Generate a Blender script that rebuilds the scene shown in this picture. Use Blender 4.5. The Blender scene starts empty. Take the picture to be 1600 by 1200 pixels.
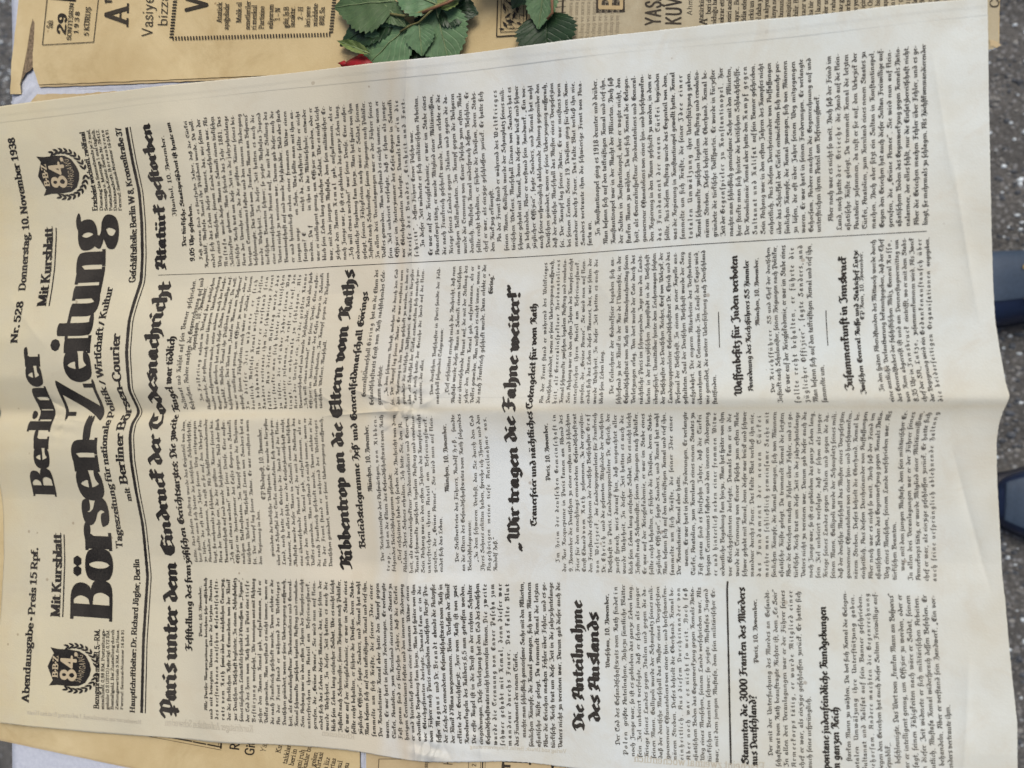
import bpy, math, random
import numpy as np
random.seed(7); RNG = np.random.default_rng(7)
C = bpy.context.scene.collection
SC = bpy.context.scene

# ------------------------------------------------------------------ camera
F_PX = 1200.0                      # focal length for a 1600 px wide frame
TILT = math.radians(16.6)
CAM_H = 0.485                      # lens height over the table cloth
cam_d = bpy.data.cameras.new("camera"); cam = bpy.data.objects.new("camera", cam_d); C.objects.link(cam)
cam.location = (0, 0, CAM_H); cam.rotation_euler = (0, TILT, 0)
cam_d.sensor_width = 36; cam_d.lens = 36*F_PX/1600; cam_d.clip_start = 0.02; cam_d.clip_end = 50
cam_d.dof.use_dof = True; cam_d.dof.focus_distance = 0.53; cam_d.dof.aperture_fstop = 6.0
SC.camera = cam
# ------------------------------------------------------------------ light
SUN_EL, SUN_AZ = math.radians(58), math.radians(26)   # azimuth: clockwise from +Y
w = bpy.data.worlds.new("World"); SC.world = w; w.use_nodes = True
nt = w.node_tree; bg = nt.nodes["Background"]
sky = nt.nodes.new("ShaderNodeTexSky"); sky.sky_type = 'NISHITA'; sky.sun_disc = False
sky.sun_elevation = SUN_EL; sky.sun_rotation = SUN_AZ; sky.dust_density = 6.0; sky.air_density = 0.8; sky.ozone_density = 0.6
nt.links.new(sky.outputs[0], bg.inputs[0]); bg.inputs[1].default_value = 0.085
sd = bpy.data.lights.new("sun", 'SUN'); sun = bpy.data.objects.new("sun", sd); C.objects.link(sun)
sd.energy = 1.25; sd.angle = math.radians(26); sd.color = (1, 0.955, 0.90)
sun.rotation_euler = (math.radians(90)-SUN_EL, 0, math.pi-SUN_AZ)
SC.view_settings.view_transform = 'Standard'; SC.view_settings.look = 'None'; SC.view_settings.gamma = 1
SC.view_settings.exposure = 0.42

# ------------------------------------------------------------------ photo pixel <-> place
ct, st = math.cos(TILT), math.sin(TILT)
def world(px, py, z):
    """point at height z seen at photo pixel (px,py): used to take the survey of the table top"""
    px = np.asarray(px, float); py = np.asarray(py, float); z = np.asarray(z, float)
    a = (px-800)/F_PX; b = -(py-600)/F_PX
    dx = a*ct - st; dy = b; dz = -a*st - ct
    t = (z-CAM_H)/dz
    return np.stack([dx*t, dy*t, z+0*t], -1)
def W(px, py, z):
    p = world(px, py, z); return (float(p[0]), float(p[1]), float(p[2]))

# ------------------------------------------------------------------ helpers
def tag(o, label=None, cat=None, group=None, kind=None):
    if label: o['label'] = label
    if cat: o['category'] = cat
    if group: o['group'] = group
    if kind: o['kind'] = kind
    return o
def thing(name, label, cat, loc=(0,0,0), group=None):
    o = bpy.data.objects.new(name, None); C.objects.link(o); o.location = loc; o.empty_display_size = .02
    return tag(o, label, cat, group)
def link(name, me, mat, parent=None, smooth=False):
    o = bpy.data.objects.new(name, me); C.objects.link(o)
    if mat: me.materials.append(mat)
    if smooth: me.shade_smooth()
    if parent:
        o.parent = parent; o.matrix_parent_inverse = parent.matrix_basis.inverted()
    return o
def fast_mesh(name, V, T):
    """V (n,3) float, T (m,k) int faces all with k corners"""
    me = bpy.data.meshes.new(name); V = np.asarray(V, np.float32); T = np.asarray(T, np.int32)
    k = T.shape[1]
    me.vertices.add(len(V)); me.vertices.foreach_set("co", V.ravel())
    me.loops.add(T.size); me.loops.foreach_set("vertex_index", T.ravel())
    me.polygons.add(len(T)); me.polygons.foreach_set("loop_start", np.arange(0, T.size, k, dtype=np.int32))
    try: me.polygons.foreach_set("loop_total", np.full(len(T), k, np.int32))
    except Exception: pass
    me.update(calc_edges=True); me.validate()
    return me
def pymesh(name, V, Fc):
    me = bpy.data.meshes.new(name); me.from_pydata([tuple(v) for v in V], [], [tuple(f) for f in Fc]); me.update(); return me

# ------------------------------------------------------------------ materials
def new_mat(name, rough=.85, spec=.3):
    m = bpy.data.materials.new(name); m.use_nodes = True
    b = m.node_tree.nodes["Principled BSDF"]; b.inputs["Roughness"].default_value = rough
    b.inputs["Specular IOR Level"].default_value = spec
    return m, m.node_tree, b
def N(nt, t, **kw):
    n = nt.nodes.new(t)
    for k, v in kw.items():
        if k in n.inputs: n.inputs[k].default_value = v
        else: setattr(n, k, v)
    return n
def ramp(nt, src, stops):
    r = nt.nodes.new("ShaderNodeValToRGB"); e = r.color_ramp.elements
    while len(e) < len(stops): e.new(.5)
    for i, (p, c) in enumerate(stops):
        e[i].position = p; e[i].color = (*c, 1) if len(c) == 3 else c
    nt.links.new(src, r.inputs[0]); return r.outputs[0]
def mix(nt, fac, a, b, mode='MIX'):
    m = nt.nodes.new("ShaderNodeMix"); m.data_type = 'RGBA'; m.blend_type = mode
    for sock, v in ((m.inputs[0], fac), (m.inputs[6], a), (m.inputs[7], b)):
        if hasattr(v, 'links'): nt.links.new(v, sock)
        elif isinstance(v, (tuple, list)): sock.default_value = (*v, 1) if len(v) == 3 else v
        else: sock.default_value = v
    return m.outputs[2]
def noise(nt, vec, scale, detail=3, rough=.5, dist=0):
    n = N(nt, "ShaderNodeTexNoise", Scale=scale, Detail=detail, Roughness=rough, Distortion=dist)
    if vec is not None: nt.links.new(vec, n.inputs["Vector"])
    return n.outputs[0]
def bump(nt, b, h, strength, dist=.001):
    n = N(nt, "ShaderNodeBump", Strength=strength, Distance=dist); nt.links.new(h, n.inputs["Height"]); nt.links.new(n.outputs[0], b.inputs["Normal"])
def coords(nt):
    return nt.nodes.new("ShaderNodeTexCoord").outputs["Object"]

def paper_mat(name, base, dark, speck, uvaging=False):
    m, nt, b = new_mat(name, .9, .15)
    co = coords(nt)
    n1 = noise(nt, co, 9, 4, .6); n2 = noise(nt, co, 60, 4, .65); n3 = noise(nt, co, 900, 2, .6)
    if uvaging:
        uv = nt.nodes.new("ShaderNodeUVMap"); uv.uv_map = "UVMap"
        sep = nt.nodes.new("ShaderNodeSeparateXYZ"); nt.links.new(uv.outputs[0], sep.inputs[0])
        wob = N(nt, "ShaderNodeMath", operation='MULTIPLY_ADD'); nt.links.new(n1, wob.inputs[0]); wob.inputs[1].default_value = .05; nt.links.new(sep.outputs[1], wob.inputs[2])
        age = ramp(nt, wob.outputs[0], [(0.0, (.50,.42,.25)), (.04, (.525,.48,.32)), (.12, (.53,.495,.355)), (.30, (.55,.53,.435)),
                                        (.400, (.55,.51,.405)), (.413, (.575,.61,.60)), (.55, (.57,.615,.61)), (.80, (.565,.62,.605)), (1.0, (.595,.64,.61))])
        # yellow line along the middle fold
        fx = N(nt, "ShaderNodeMath", operation='SUBTRACT'); nt.links.new(sep.outputs[0], fx.inputs[0]); fx.inputs[1].default_value = .533
        ab = N(nt, "ShaderNodeMath", operation='ABSOLUTE'); nt.links.new(fx.outputs[0], ab.inputs[0])
        fw = ramp(nt, ab.outputs[0], [(0, (.6,)*3), (.006, (.35,)*3), (.03, (.12,)*3), (.06, (0,0,0))])
        col = mix(nt, fw, age, (.50,.45,.31))
        gx = N(nt, "ShaderNodeMath", operation='SUBTRACT'); nt.links.new(wob.outputs[0], gx.inputs[0]); gx.inputs[1].default_value = .425
        ga = N(nt, "ShaderNodeMath", operation='ABSOLUTE'); nt.links.new(gx.outputs[0], ga.inputs[0])
        col = mix(nt, ramp(nt, ga.outputs[0], [(0, (.55,)*3), (.006, (.3,)*3), (.02, (0,0,0))]), col, (.47,.37,.23))
    else:
        n5 = noise(nt, co, 13, 6, .72, .8)
        col = mix(nt, ramp(nt, n5, [(.40, (0,0,0)), (.55, (.35,)*3), (.70, (.95,)*3)]), base, tuple(x*.86 for x in dark))
        col = mix(nt, ramp(nt, noise(nt, co, 5, 2), [(.45, (0,0,0)), (.7, (.5,)*3)]), col, tuple(min(1, x*1.13) for x in base))
    col = mix(nt, ramp(nt, n1, [(.38, (0,0,0)), (.72, (.7,)*3)]), col, dark)
    n4 = noise(nt, co, 24, 5, .7, 1.5)
    col = mix(nt, ramp(nt, n4, [(.52, (0,0,0)), (.62, (.14,)*3), (.8, (.3,)*3)]), col, mix(nt, .5, dark, (.42,.30,.17)))
    col = mix(nt, ramp(nt, n2, [(.45, (0,0,0)), (.8, (.35,)*3)]), col, dark)
    col = mix(nt, ramp(nt, n3, [(.3, (.10,)*3), (.7, (0,0,0))]), col, dark)
    v = N(nt, "ShaderNodeTexVoronoi", Scale=110.0); nt.links.new(co, v.inputs["Vector"])
    v.inputs["Randomness"].default_value = 1
    sm = N(nt, "ShaderNodeMath", operation='MULTIPLY_ADD'); nt.links.new(n2, sm.inputs[0]); sm.inputs[1].default_value = -.25; nt.links.new(v.outputs["Distance"], sm.inputs[2])
    spk = ramp(nt, sm.outputs[0], [(0.0, (.5,)*3), (.015, (0,0,0))])
    gate = ramp(nt, v.outputs["Color"], [(.84, (0,0,0)), (.88, (1,1,1))])
    spf = mix(nt, 1.0, spk, gate, 'MULTIPLY')
    col = mix(nt, spf, col, speck)
    nt.links.new(col, b.inputs["Base Color"])
    hs = mix(nt, .35, n2, n3); bump(nt, b, hs, .55, .0006)
    return m
def ink_mat(name, c0, c1, sc=1500):
    m, nt, b = new_mat(name, .7, .2); co = coords(nt)
    n = noise(nt, co, sc, 2, .6); n2 = noise(nt, co, 25, 2)
    k = mix(nt, .5, n, n2)
    nt.links.new(ramp(nt, k, [(.38, c0), (.66, c1)]), b.inputs["Base Color"]); return m
def plain(name, c, rough=.6, spec=.4, var=.15, sc=80, bmp=.2):
    m, nt, b = new_mat(name, rough, spec); co = coords(nt); n = noise(nt, co, sc, 4, .6)
    d = tuple(x*(1-var) for x in c); l = tuple(min(1, x*(1+var)) for x in c)
    nt.links.new(ramp(nt, n, [(.3, d), (.7, l)]), b.inputs["Base Color"])
    if bmp: bump(nt, b, n, bmp, .0008)
    return m
M_PAGE = paper_mat("newsprint_page", None, (.48,.46,.36), (.20,.15,.10), True)
M_YEL = paper_mat("newsprint_yellowed", (.56,.47,.275), (.43,.33,.165), (.14,.06,.02))
M_YEL2 = paper_mat("newsprint_tan", (.52,.43,.26), (.38,.29,.16), (.12,.06,.03))
M_GREYT = paper_mat("newsprint_grey_tan", (.44,.40,.28), (.33,.28,.18), (.12,.08,.05))
M_BROWN = None
M_INK = ink_mat("printing_ink", (.010,.009,.008), (.05,.045,.038))
M_INKB = ink_mat("printing_ink_small_type", (.024,.023,.020), (.13,.122,.105), 900)
M_INKT = ink_mat("printing_ink_turkish", (.016,.013,.010), (.055,.045,.03))
M_GHOST = ink_mat("ink_show_through", (.41,.38,.30), (.50,.47,.38), 500)
M_KNOCK = plain("bare_paper_in_emblem", (.44,.37,.245), .9, .1, .05, 200, 0)
# ------------------------------------------------------------------ pen-drawn letters
# every glyph: advance | strokes split by ';' ; '~' = smooth stroke ; '_' = serif stroke (dropped in the sans)
FR = {
'a':".70|.36,.9 .12,.74 .1,.25 .22,.1 .42,.28;.22,.9 .42,.8 .42,.22 .54,.12",
'b':".66|.02,1.42 .13,1.5 .13,.25 .26,.1 .47,.28 .47,.7 .3,.9 .15,.75",
'c':".50|.42,.8 .3,.9 .1,.72 .1,.25 .24,.1 .4,.24",
'd':".66|.05,1.38 .2,1.42 .47,.8 .47,.28 .26,.1 .1,.25 .1,.62 .3,.85",
'e':".55|.3,.9 .1,.72 .1,.28 .25,.1 .43,.25;.28,.9 .43,.72 .14,.48",
'f':".42|.38,1.38 .26,1.5 .14,1.35 .14,-.25;0,.88 .36,.88",
'g':".68|.34,.9 .1,.75 .1,.28 .26,.12 .44,.28;.26,.9 .46,.8 .46,-.1 .28,-.34 .08,-.2",
'h':".74|.02,1.42 .13,1.5 .13,.1;.15,.75 .34,.9 .49,.75 .49,.2 .36,-.2 .22,-.3",
'i':".40|0,.85 .11,.75 .11,.22 .22,.12;.08,1.24 .16,1.2",
'j':".40|0,.85 .12,.75 .12,-.1 -.02,-.3;.08,1.24 .16,1.2",
'k':".52|.0,1.42 .13,1.5 .13,.22 .23,.12;.13,1.25 .33,1.42 .4,1.25;.0,.86 .4,.86",
'l':".38|0,1.42 .12,1.5 .12,.22 .23,.12",
'm':"1.13|0,.85 .1,.76 .1,.1;.14,.78 .36,.9 .47,.78 .47,.1;.5,.78 .72,.9 .83,.78 .83,.22 .94,.12",
'n':".77|0,.85 .1,.76 .1,.1;.14,.78 .37,.9 .48,.78 .48,.22 .59,.12",
'o':".66|.28,.92 .1,.75 .1,.25 .26,.1 .47,.28 .47,.7 .28,.92",
'p':".68|0,.95 .13,.8 .13,-.35;.15,.75 .32,.9 .49,.72 .49,.25 .28,.1 .15,.2",
'q':".68|.34,.9 .1,.75 .1,.28 .26,.12 .44,.28;.26,.9 .46,.8 .46,-.35",
'r':".50|0,.85 .1,.76 .1,.22 .21,.12;.16,.74 .32,.9 .42,.82",
's':".52|.42,.86 .26,.98 .1,.82 .2,.6 .4,.46 .42,.22 .24,.08 .08,.22;.3,.98 .42,1.08",
'ſ':".34|.36,1.4 .24,1.5 .12,1.35 .12,-.25;.02,.85 .12,.85",
't':".44|.14,1.25 .14,.22 .26,.12 .36,.2;0,.86 .36,.86",
'u':".77|0,.85 .1,.76 .1,.22 .22,.1 .46,.28;.38,.85 .48,.76 .48,.22 .59,.12",
'v':".66|0,.97 .13,.8 .13,.25 .28,.1 .47,.28 .47,.7 .3,.9 .17,.75",
'w':".97|0,.97 .12,.8 .12,.22 .24,.1 .42,.28;.34,.9 .44,.8 .44,.25 .58,.1 .76,.28 .76,.7 .6,.9 .48,.75",
'x':".54|0,.85 .1,.76 .1,.22 .2,.1 .08,-.2;.16,.74 .32,.9 .42,.82;0,.45 .35,.45",
'y':".66|0,.97 .13,.8 .13,.25 .28,.1 .47,.28 .47,.7 .3,.9 .17,.75;.3,.1 .36,-.15 .2,-.32",
'z':".54|.04,.84 .16,.92 .4,.84 .22,.55 .42,.38 .38,-.1 .2,-.3 .05,-.2",
'ß':".66|.12,-.25 .12,1.35 .26,1.5 .44,1.32 .3,1.0 .48,.8 .48,.3 .3,.1 .22,.2;.0,.85 .12,.85",
'A':"1.02|.14,1.05 .22,1.36 .42,1.3 .36,.85 .18,.5 .3,.2 .1,.08;.42,1.3 .62,1.44 .8,1.28 .8,.25 .92,.1;.22,.62 .8,.68",
'B':"1.0|.32,1.3 .32,.3 .12,.12;.06,1.1 .2,1.42 .48,1.28 .74,1.4 .84,1.1 .6,.86 .36,.8;.6,.86 .88,.66 .84,.25 .56,.06 .3,.2",
'C':".86|.75,1.25 .5,1.45 .2,1.2 .12,.5 .32,.12 .6,.08 .8,.3;.48,1.38 .42,.6",
'D':"1.0|.06,1.15 .26,1.4 .6,1.36 .88,1.0 .85,.35 .5,.06 .14,.16;.36,1.36 .26,.95 .42,.5 .34,.12",
'E':".92|.78,1.28 .5,1.45 .2,1.2 .12,.6 .3,.15 .58,.08 .84,.3;.48,1.38 .4,.8 .46,.3;.42,.78 .76,.86",
'F':".86|.04,1.25 .28,1.45 .56,1.3 .84,1.42;.48,1.34 .38,.9 .46,.35 .3,.02 .08,.08;.24,.78 .74,.82",
'G':"1.0|.78,1.28 .5,1.45 .2,1.2 .12,.5 .34,.1 .68,.12 .9,.4 .87,.8 .66,.96 .56,.75;.48,1.38 .4,.85 .46,.35",
'H':".9|.06,1.25 .28,1.45 .56,1.34 .4,.95 .36,.3 .14,.1;.4,.8 .64,.95 .8,.7 .76,.15 .52,-.22",
'I':".86|.06,1.2 .28,1.44 .56,1.3 .8,1.42;.54,1.34 .42,1.0 .6,.6 .54,.15 .3,-.02 .08,.14",
'J':".86|.06,1.2 .28,1.44 .56,1.3 .8,1.42;.54,1.34 .42,1.0 .6,.6 .54,.05 .3,-.2 .08,-.06",
'K':".98|.08,1.15 .24,1.42 .44,1.34 .4,.7 .4,.25 .14,.1;.44,1.2 .66,1.44 .86,1.3;.42,.84 .74,.88 .7,.3 .9,.1",
'L':".88|.74,1.25 .46,1.45 .24,1.2 .42,.8 .3,.3 .1,.14 .4,.2 .62,.06 .84,.26",
'M':"1.32|.08,1.05 .24,1.4 .42,1.3 .4,.35 .18,.1;.42,1.28 .6,1.44 .75,1.3 .75,.12;.75,1.25 .95,1.44 1.1,1.3 1.1,.25 1.22,.1",
'N':".98|.08,1.15 .28,1.44 .45,1.3 .45,.5 .3,.12 .1,.14;.45,1.2 .66,1.42 .85,1.2 .85,.15 .66,-.1",
'O':"1.0|.5,1.45 .15,1.12 .12,.5 .45,.08 .84,.35 .88,1.0 .5,1.45;.4,1.25 .38,.35",
'P':"1.0|.04,1.1 .26,1.44 .45,1.3 .4,.8 .42,-.18;.45,1.28 .7,1.44 .9,1.2 .84,.6 .56,.42 .2,.52;.16,.08 .58,.16",
'Q':"1.0|.5,1.45 .15,1.12 .12,.5 .45,.08 .84,.35 .88,1.0 .5,1.45;.4,1.25 .38,.35;.5,.2 .95,-.1",
'R':"1.0|.08,1.1 .24,1.42 .45,1.32 .42,.35 .14,.1;.45,1.28 .68,1.44 .84,1.2 .52,.86;.52,.86 .76,.74 .74,.3 .94,.1",
'S':".94|.8,1.25 .55,1.45 .24,1.25 .3,.95 .7,.76 .8,.35 .5,.08 .14,.2 .2,.46;.55,1.4 .48,.92",
'T':".92|.06,1.15 .28,1.4 .84,1.42;.46,1.38 .18,1.0 .14,.5 .42,.1 .8,.3;.54,1.34 .62,.8",
'U':"1.0|.06,1.25 .28,1.44 .28,.4 .48,.1 .8,.4;.6,1.42 .8,1.2 .8,.3 .94,.1",
'V':"1.0|.06,1.15 .24,1.44 .4,1.3 .38,.4 .58,.1 .86,.4 .86,1.1 .62,1.4 .46,1.2",
'W':"1.34|.06,1.15 .22,1.44 .38,1.3 .36,.3 .55,.1 .76,.3 .76,1.34;.76,.3 .95,.08 1.2,.4 1.2,1.1 1.0,1.4 .82,1.25",
'Z':".88|.1,1.25 .36,1.44 .74,1.34 .48,.96 .8,.75 .74,.2 .4,-.04 .12,.14",
}
AN = {
'-':".56|.06,.36 .44,.36;.06,.46 .44,.46;.06,.54 .44,.54",
'a':".88|~.2,.72 .2,.93 .5,.95 .62,.72 .62,.2;~.62,.2 .66,.06 .86,.08;~.62,.55 .3,.5 .16,.3 .25,.06 .5,.08 .62,.25",
'b':".95|.2,1.48 .2,.05;_.02,1.48 .2,1.48;~.2,.78 .45,.96 .75,.86 .8,.5 .72,.1 .45,.04 .2,.2",
'c':".82|~.7,.75 .55,.95 .3,.9 .16,.5 .3,.1 .55,.05 .74,.25",
'd':".98|.72,1.48 .72,.05;_.5,1.48 .72,1.48;_.72,.05 .9,.05;~.72,.78 .48,.96 .2,.86 .14,.5 .22,.1 .48,.04 .72,.2",
'e':".86|~.2,.52 .74,.52 .68,.86 .45,.96 .24,.84 .16,.5 .28,.12 .52,.04 .74,.2",
'f':".62|~.2,.05 .2,1.2 .3,1.45 .55,1.42;.02,.93 .46,.93;_.02,.05 .42,.05",
'g':".95|~.42,.95 .2,.86 .16,.64 .26,.42 .45,.36 .64,.45 .7,.66 .62,.88 .42,.95;~.62,.85 .78,1.0 .9,.95;~.28,.4 .2,.22 .4,.12 .66,.08 .8,-.1 .7,-.38 .4,-.42 .18,-.3 .2,-.1 .4,.02",
'h':"1.0|.2,1.48 .2,.05;_.02,1.48 .2,1.48;_.02,.05 .4,.05;~.2,.74 .42,.95 .64,.93 .72,.7 .72,.05;_.54,.05 .92,.05",
'i':".46|.22,.93 .22,.05;_.03,.93 .22,.93;_.02,.05 .43,.05;.22,1.32 .22,1.36",
'ı':".46|.22,.93 .22,.05;_.03,.93 .22,.93;_.02,.05 .43,.05",
'j':".46|~.26,.93 .26,-.2 .1,-.4 -.05,-.3;_.06,.93 .26,.93;.24,1.32 .24,1.36",
'k':"1.0|.2,1.48 .2,.05;_.02,1.48 .2,1.48;_.02,.05 .4,.05;.74,.93 .2,.45;.4,.58 .78,.05;_.56,.93 .9,.93;_.62,.05 .98,.05",
'l':".46|.22,1.48 .22,.05;_.03,1.48 .22,1.48;_.02,.05 .43,.05",
'm':"1.48|.2,.93 .2,.05;_.02,.93 .2,.93;_.02,.05 .4,.05;~.2,.74 .42,.95 .6,.93 .68,.7 .68,.05;~.68,.74 .9,.95 1.1,.93 1.18,.7 1.18,.05;_.5,.05 .88,.05;_1.0,.05 1.38,.05",
'n':"1.0|.2,.93 .2,.05;_.02,.93 .2,.93;_.02,.05 .4,.05;~.2,.74 .42,.95 .64,.93 .72,.7 .72,.05;_.54,.05 .92,.05",
'o':".92|~.45,.96 .22,.85 .15,.5 .22,.15 .45,.04 .68,.15 .75,.5 .68,.85 .45,.96",
'p':".95|.2,.93 .2,-.45;_.02,.93 .2,.93;_.02,-.45 .42,-.45;~.2,.78 .45,.96 .75,.86 .8,.5 .72,.1 .45,.04 .2,.2",
'q':".95|.74,.93 .74,-.45;_.54,-.45 .92,-.45;~.74,.78 .48,.96 .2,.86 .14,.5 .22,.1 .48,.04 .74,.2",
'r':".74|.2,.93 .2,.05;_.02,.93 .2,.93;_.02,.05 .44,.05;~.2,.68 .36,.92 .55,.95 .62,.82",
's':".74|~.6,.74 .48,.95 .25,.92 .16,.74 .28,.56 .52,.44 .62,.26 .5,.06 .24,.05 .12,.26",
'ſ':".5|~.2,.05 .2,1.2 .3,1.45 .52,1.42;_.02,.93 .2,.93;_.02,.05 .42,.05",
't':".6|~.22,1.25 .22,.3 .3,.06 .55,.12;.02,.93 .48,.93",
'u':"1.0|~.2,.93 .2,.28 .32,.05 .52,.05 .72,.26;.72,.93 .72,.05;_.02,.93 .2,.93;_.54,.93 .72,.93;_.72,.05 .92,.05",
'v':".92|.16,.93 .45,.05;.74,.93 .45,.05;_.0,.93 .34,.93;_.58,.93 .88,.93",
'w':"1.34|.16,.93 .4,.05;.66,.93 .4,.05;.66,.93 .9,.05;1.14,.93 .9,.05;_.0,.93 .34,.93;_.98,.93 1.28,.93",
'x':".92|.16,.93 .74,.05;.74,.93 .16,.05;_.0,.93 .32,.93;_.6,.05 .9,.05",
'y':".92|.16,.93 .45,.05;~.74,.93 .45,.05 .3,-.38 .08,-.38;_.0,.93 .34,.93;_.58,.93 .88,.93",
'z':".8|.14,.93 .66,.93;.66,.93 .12,.05;.12,.05 .68,.05",
'ß':"1.0|~.2,.05 .2,1.1 .3,1.42 .55,1.42 .66,1.15 .5,.88;~.5,.88 .78,.7 .8,.3 .62,.05 .42,.1",
'A':"1.3|.6,1.45 .18,.05;.6,1.45 1.02,.05;.36,.5 .86,.5;_.0,.05 .38,.05;_.8,.05 1.24,.05",
'B':"1.18|.25,1.45 .25,.05;_.03,1.45 .3,1.45;_.03,.05 .3,.05;~.25,1.45 .7,1.44 .88,1.2 .8,.88 .55,.78 .25,.78;~.55,.78 .9,.7 1.0,.42 .88,.1 .6,.05 .25,.05",
'C':"1.18|~1.02,1.1 .88,1.4 .5,1.46 .2,1.2 .15,.7 .25,.25 .6,.04 .95,.15 1.05,.4",
'D':"1.26|.25,1.45 .25,.05;_.03,1.45 .3,1.45;_.03,.05 .3,.05;~.25,1.45 .7,1.44 1.0,1.15 1.05,.7 .95,.25 .65,.06 .25,.05",
'E':"1.1|.25,1.45 .25,.05;.25,1.45 .95,1.45;.25,.78 .72,.78;.25,.05 .98,.05;_.03,1.45 .25,1.45;_.03,.05 .25,.05;_.95,1.45 .95,1.15;_.98,.05 .98,.36",
'F':"1.05|.25,1.45 .25,.05;.25,1.45 .95,1.45;.25,.78 .72,.78;_.03,1.45 .25,1.45;_.03,.05 .48,.05;_.95,1.45 .95,1.15",
'G':"1.24|~1.02,1.1 .88,1.4 .5,1.46 .2,1.2 .15,.7 .25,.25 .6,.04 .9,.1 1.02,.25;1.02,.66 1.02,.1;.76,.66 1.02,.66",
'H':"1.34|.25,1.45 .25,.05;1.02,1.45 1.02,.05;.25,.78 1.02,.78;_.03,1.45 .48,1.45;_.03,.05 .48,.05;_.8,1.45 1.26,1.45;_.8,.05 1.26,.05",
'I':".58|.27,1.45 .27,.05;_.03,1.45 .52,1.45;_.03,.05 .52,.05",
'J':".75|~.48,1.45 .48,.3 .36,.05 .15,.08 .1,.3;_.26,1.45 .7,1.45",
'K':"1.26|.25,1.45 .25,.05;_.03,1.45 .48,1.45;_.03,.05 .48,.05;.98,1.45 .25,.68;.48,.88 1.02,.05;_.8,1.45 1.18,1.45;_.84,.05 1.24,.05",
'L':"1.05|.25,1.45 .25,.05;.25,.05 .95,.05;_.03,1.45 .48,1.45;_.95,.05 .95,.4",
'M':"1.58|.24,1.45 .24,.05;.24,1.45 .76,.1;1.28,1.45 .76,.1;1.28,1.45 1.28,.05;_.02,1.45 .24,1.45;_.04,.05 .44,.05;_1.06,.05 1.5,.05",
'N':"1.34|.24,1.45 .24,.05;.24,1.45 1.04,.05;1.04,1.45 1.04,.05;_.02,1.45 .24,1.45;_.04,.05 .44,.05;_.84,1.45 1.24,1.45",
'O':"1.3|~.64,1.46 .28,1.28 .16,.75 .28,.22 .64,.04 1.0,.22 1.12,.75 1.0,1.28 .64,1.46",
'P':"1.1|.25,1.45 .25,.05;_.03,1.45 .3,1.45;_.03,.05 .48,.05;~.25,1.45 .7,1.44 .94,1.1 .8,.75 .5,.66 .25,.66",
'R':"1.22|.25,1.45 .25,.05;_.03,1.45 .3,1.45;_.03,.05 .48,.05;~.25,1.45 .7,1.44 .92,1.12 .8,.8 .5,.72 .25,.72;.55,.72 1.0,.05;_.86,.05 1.2,.05",
'S':"1.0|~.84,1.15 .68,1.44 .35,1.42 .18,1.12 .32,.86 .7,.66 .86,.36 .7,.06 .34,.05 .14,.35",
'T':"1.16|.56,1.45 .56,.05;.08,1.45 1.04,1.45;_.34,.05 .78,.05;_.08,1.45 .08,1.12;_1.04,1.45 1.04,1.12",
'U':"1.28|~.24,1.45 .24,.4 .42,.06 .8,.06 1.0,.4 1.0,1.45;_.02,1.45 .46,1.45;_.82,1.45 1.2,1.45",
'V':"1.22|.16,1.45 .6,.05;1.04,1.45 .6,.05;_.0,1.45 .36,1.45;_.86,1.45 1.2,1.45",
'W':"1.8|.16,1.45 .52,.05;.9,1.45 .52,.05;.9,1.45 1.26,.05;1.62,1.45 1.26,.05;_.0,1.45 .36,1.45;_1.44,1.45 1.78,1.45",
'X':"1.22|.18,1.45 1.02,.05;1.0,1.45 .16,.05",
'Y':"1.2|.14,1.45 .58,.7;1.02,1.45 .58,.7;.58,.7 .58,.05;_.0,1.45 .34,1.45;_.84,1.45 1.18,1.45;_.36,.05 .8,.05",
'Z':"1.1|.12,1.45 .92,1.45;.92,1.45 .12,.05;.12,.05 .96,.05;_.12,1.45 .12,1.15;_.96,.05 .96,.4",
'0':".95|~.45,1.46 .22,1.28 .14,.75 .22,.22 .45,.04 .68,.22 .76,.75 .68,1.28 .45,1.46",
'1':".95|.48,1.45 .48,.05;.22,1.2 .48,1.42;.24,.05 .72,.05",
'2':".95|~.18,1.1 .26,1.4 .55,1.46 .74,1.2 .64,.85 .35,.5 .15,.08;.15,.08 .78,.08;_.78,.08 .8,.3",
'3':".95|~.18,1.2 .35,1.45 .62,1.4 .72,1.1 .58,.82 .38,.78;~.38,.78 .66,.74 .78,.42 .62,.08 .3,.05 .14,.3",
'4':".95|.6,1.45 .6,.05;.6,1.45 .12,.45;.12,.45 .84,.45;_.4,.05 .8,.05",
'5':".95|.26,1.4 .74,1.4;.24,1.4 .2,.8;~.2,.8 .5,.95 .74,.75 .76,.4 .58,.08 .28,.06 .14,.3",
'6':".95|~.7,1.25 .5,1.46 .25,1.2 .15,.6 .28,.12 .5,.05 .72,.22 .74,.5 .6,.78 .38,.78 .2,.55",
'7':".95|.14,1.4 .78,1.4;~.78,1.4 .5,.8 .4,.05;_.14,1.4 .14,1.15",
'8':".95|~.45,1.46 .24,1.34 .22,1.02 .45,.82 .68,1.02 .66,1.34 .45,1.46;~.45,.8 .2,.62 .16,.28 .45,.04 .74,.28 .7,.62 .45,.8",
'9':".95|~.22,.25 .4,.04 .65,.3 .75,.9 .62,1.38 .4,1.45 .2,1.28 .16,1.0 .3,.72 .52,.72 .72,.95",
'&':"1.1|~1.0,.1 .3,1.0 .4,1.4 .65,1.2 .2,.5 .3,.08 .7,.08 1.0,.6",
}
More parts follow.
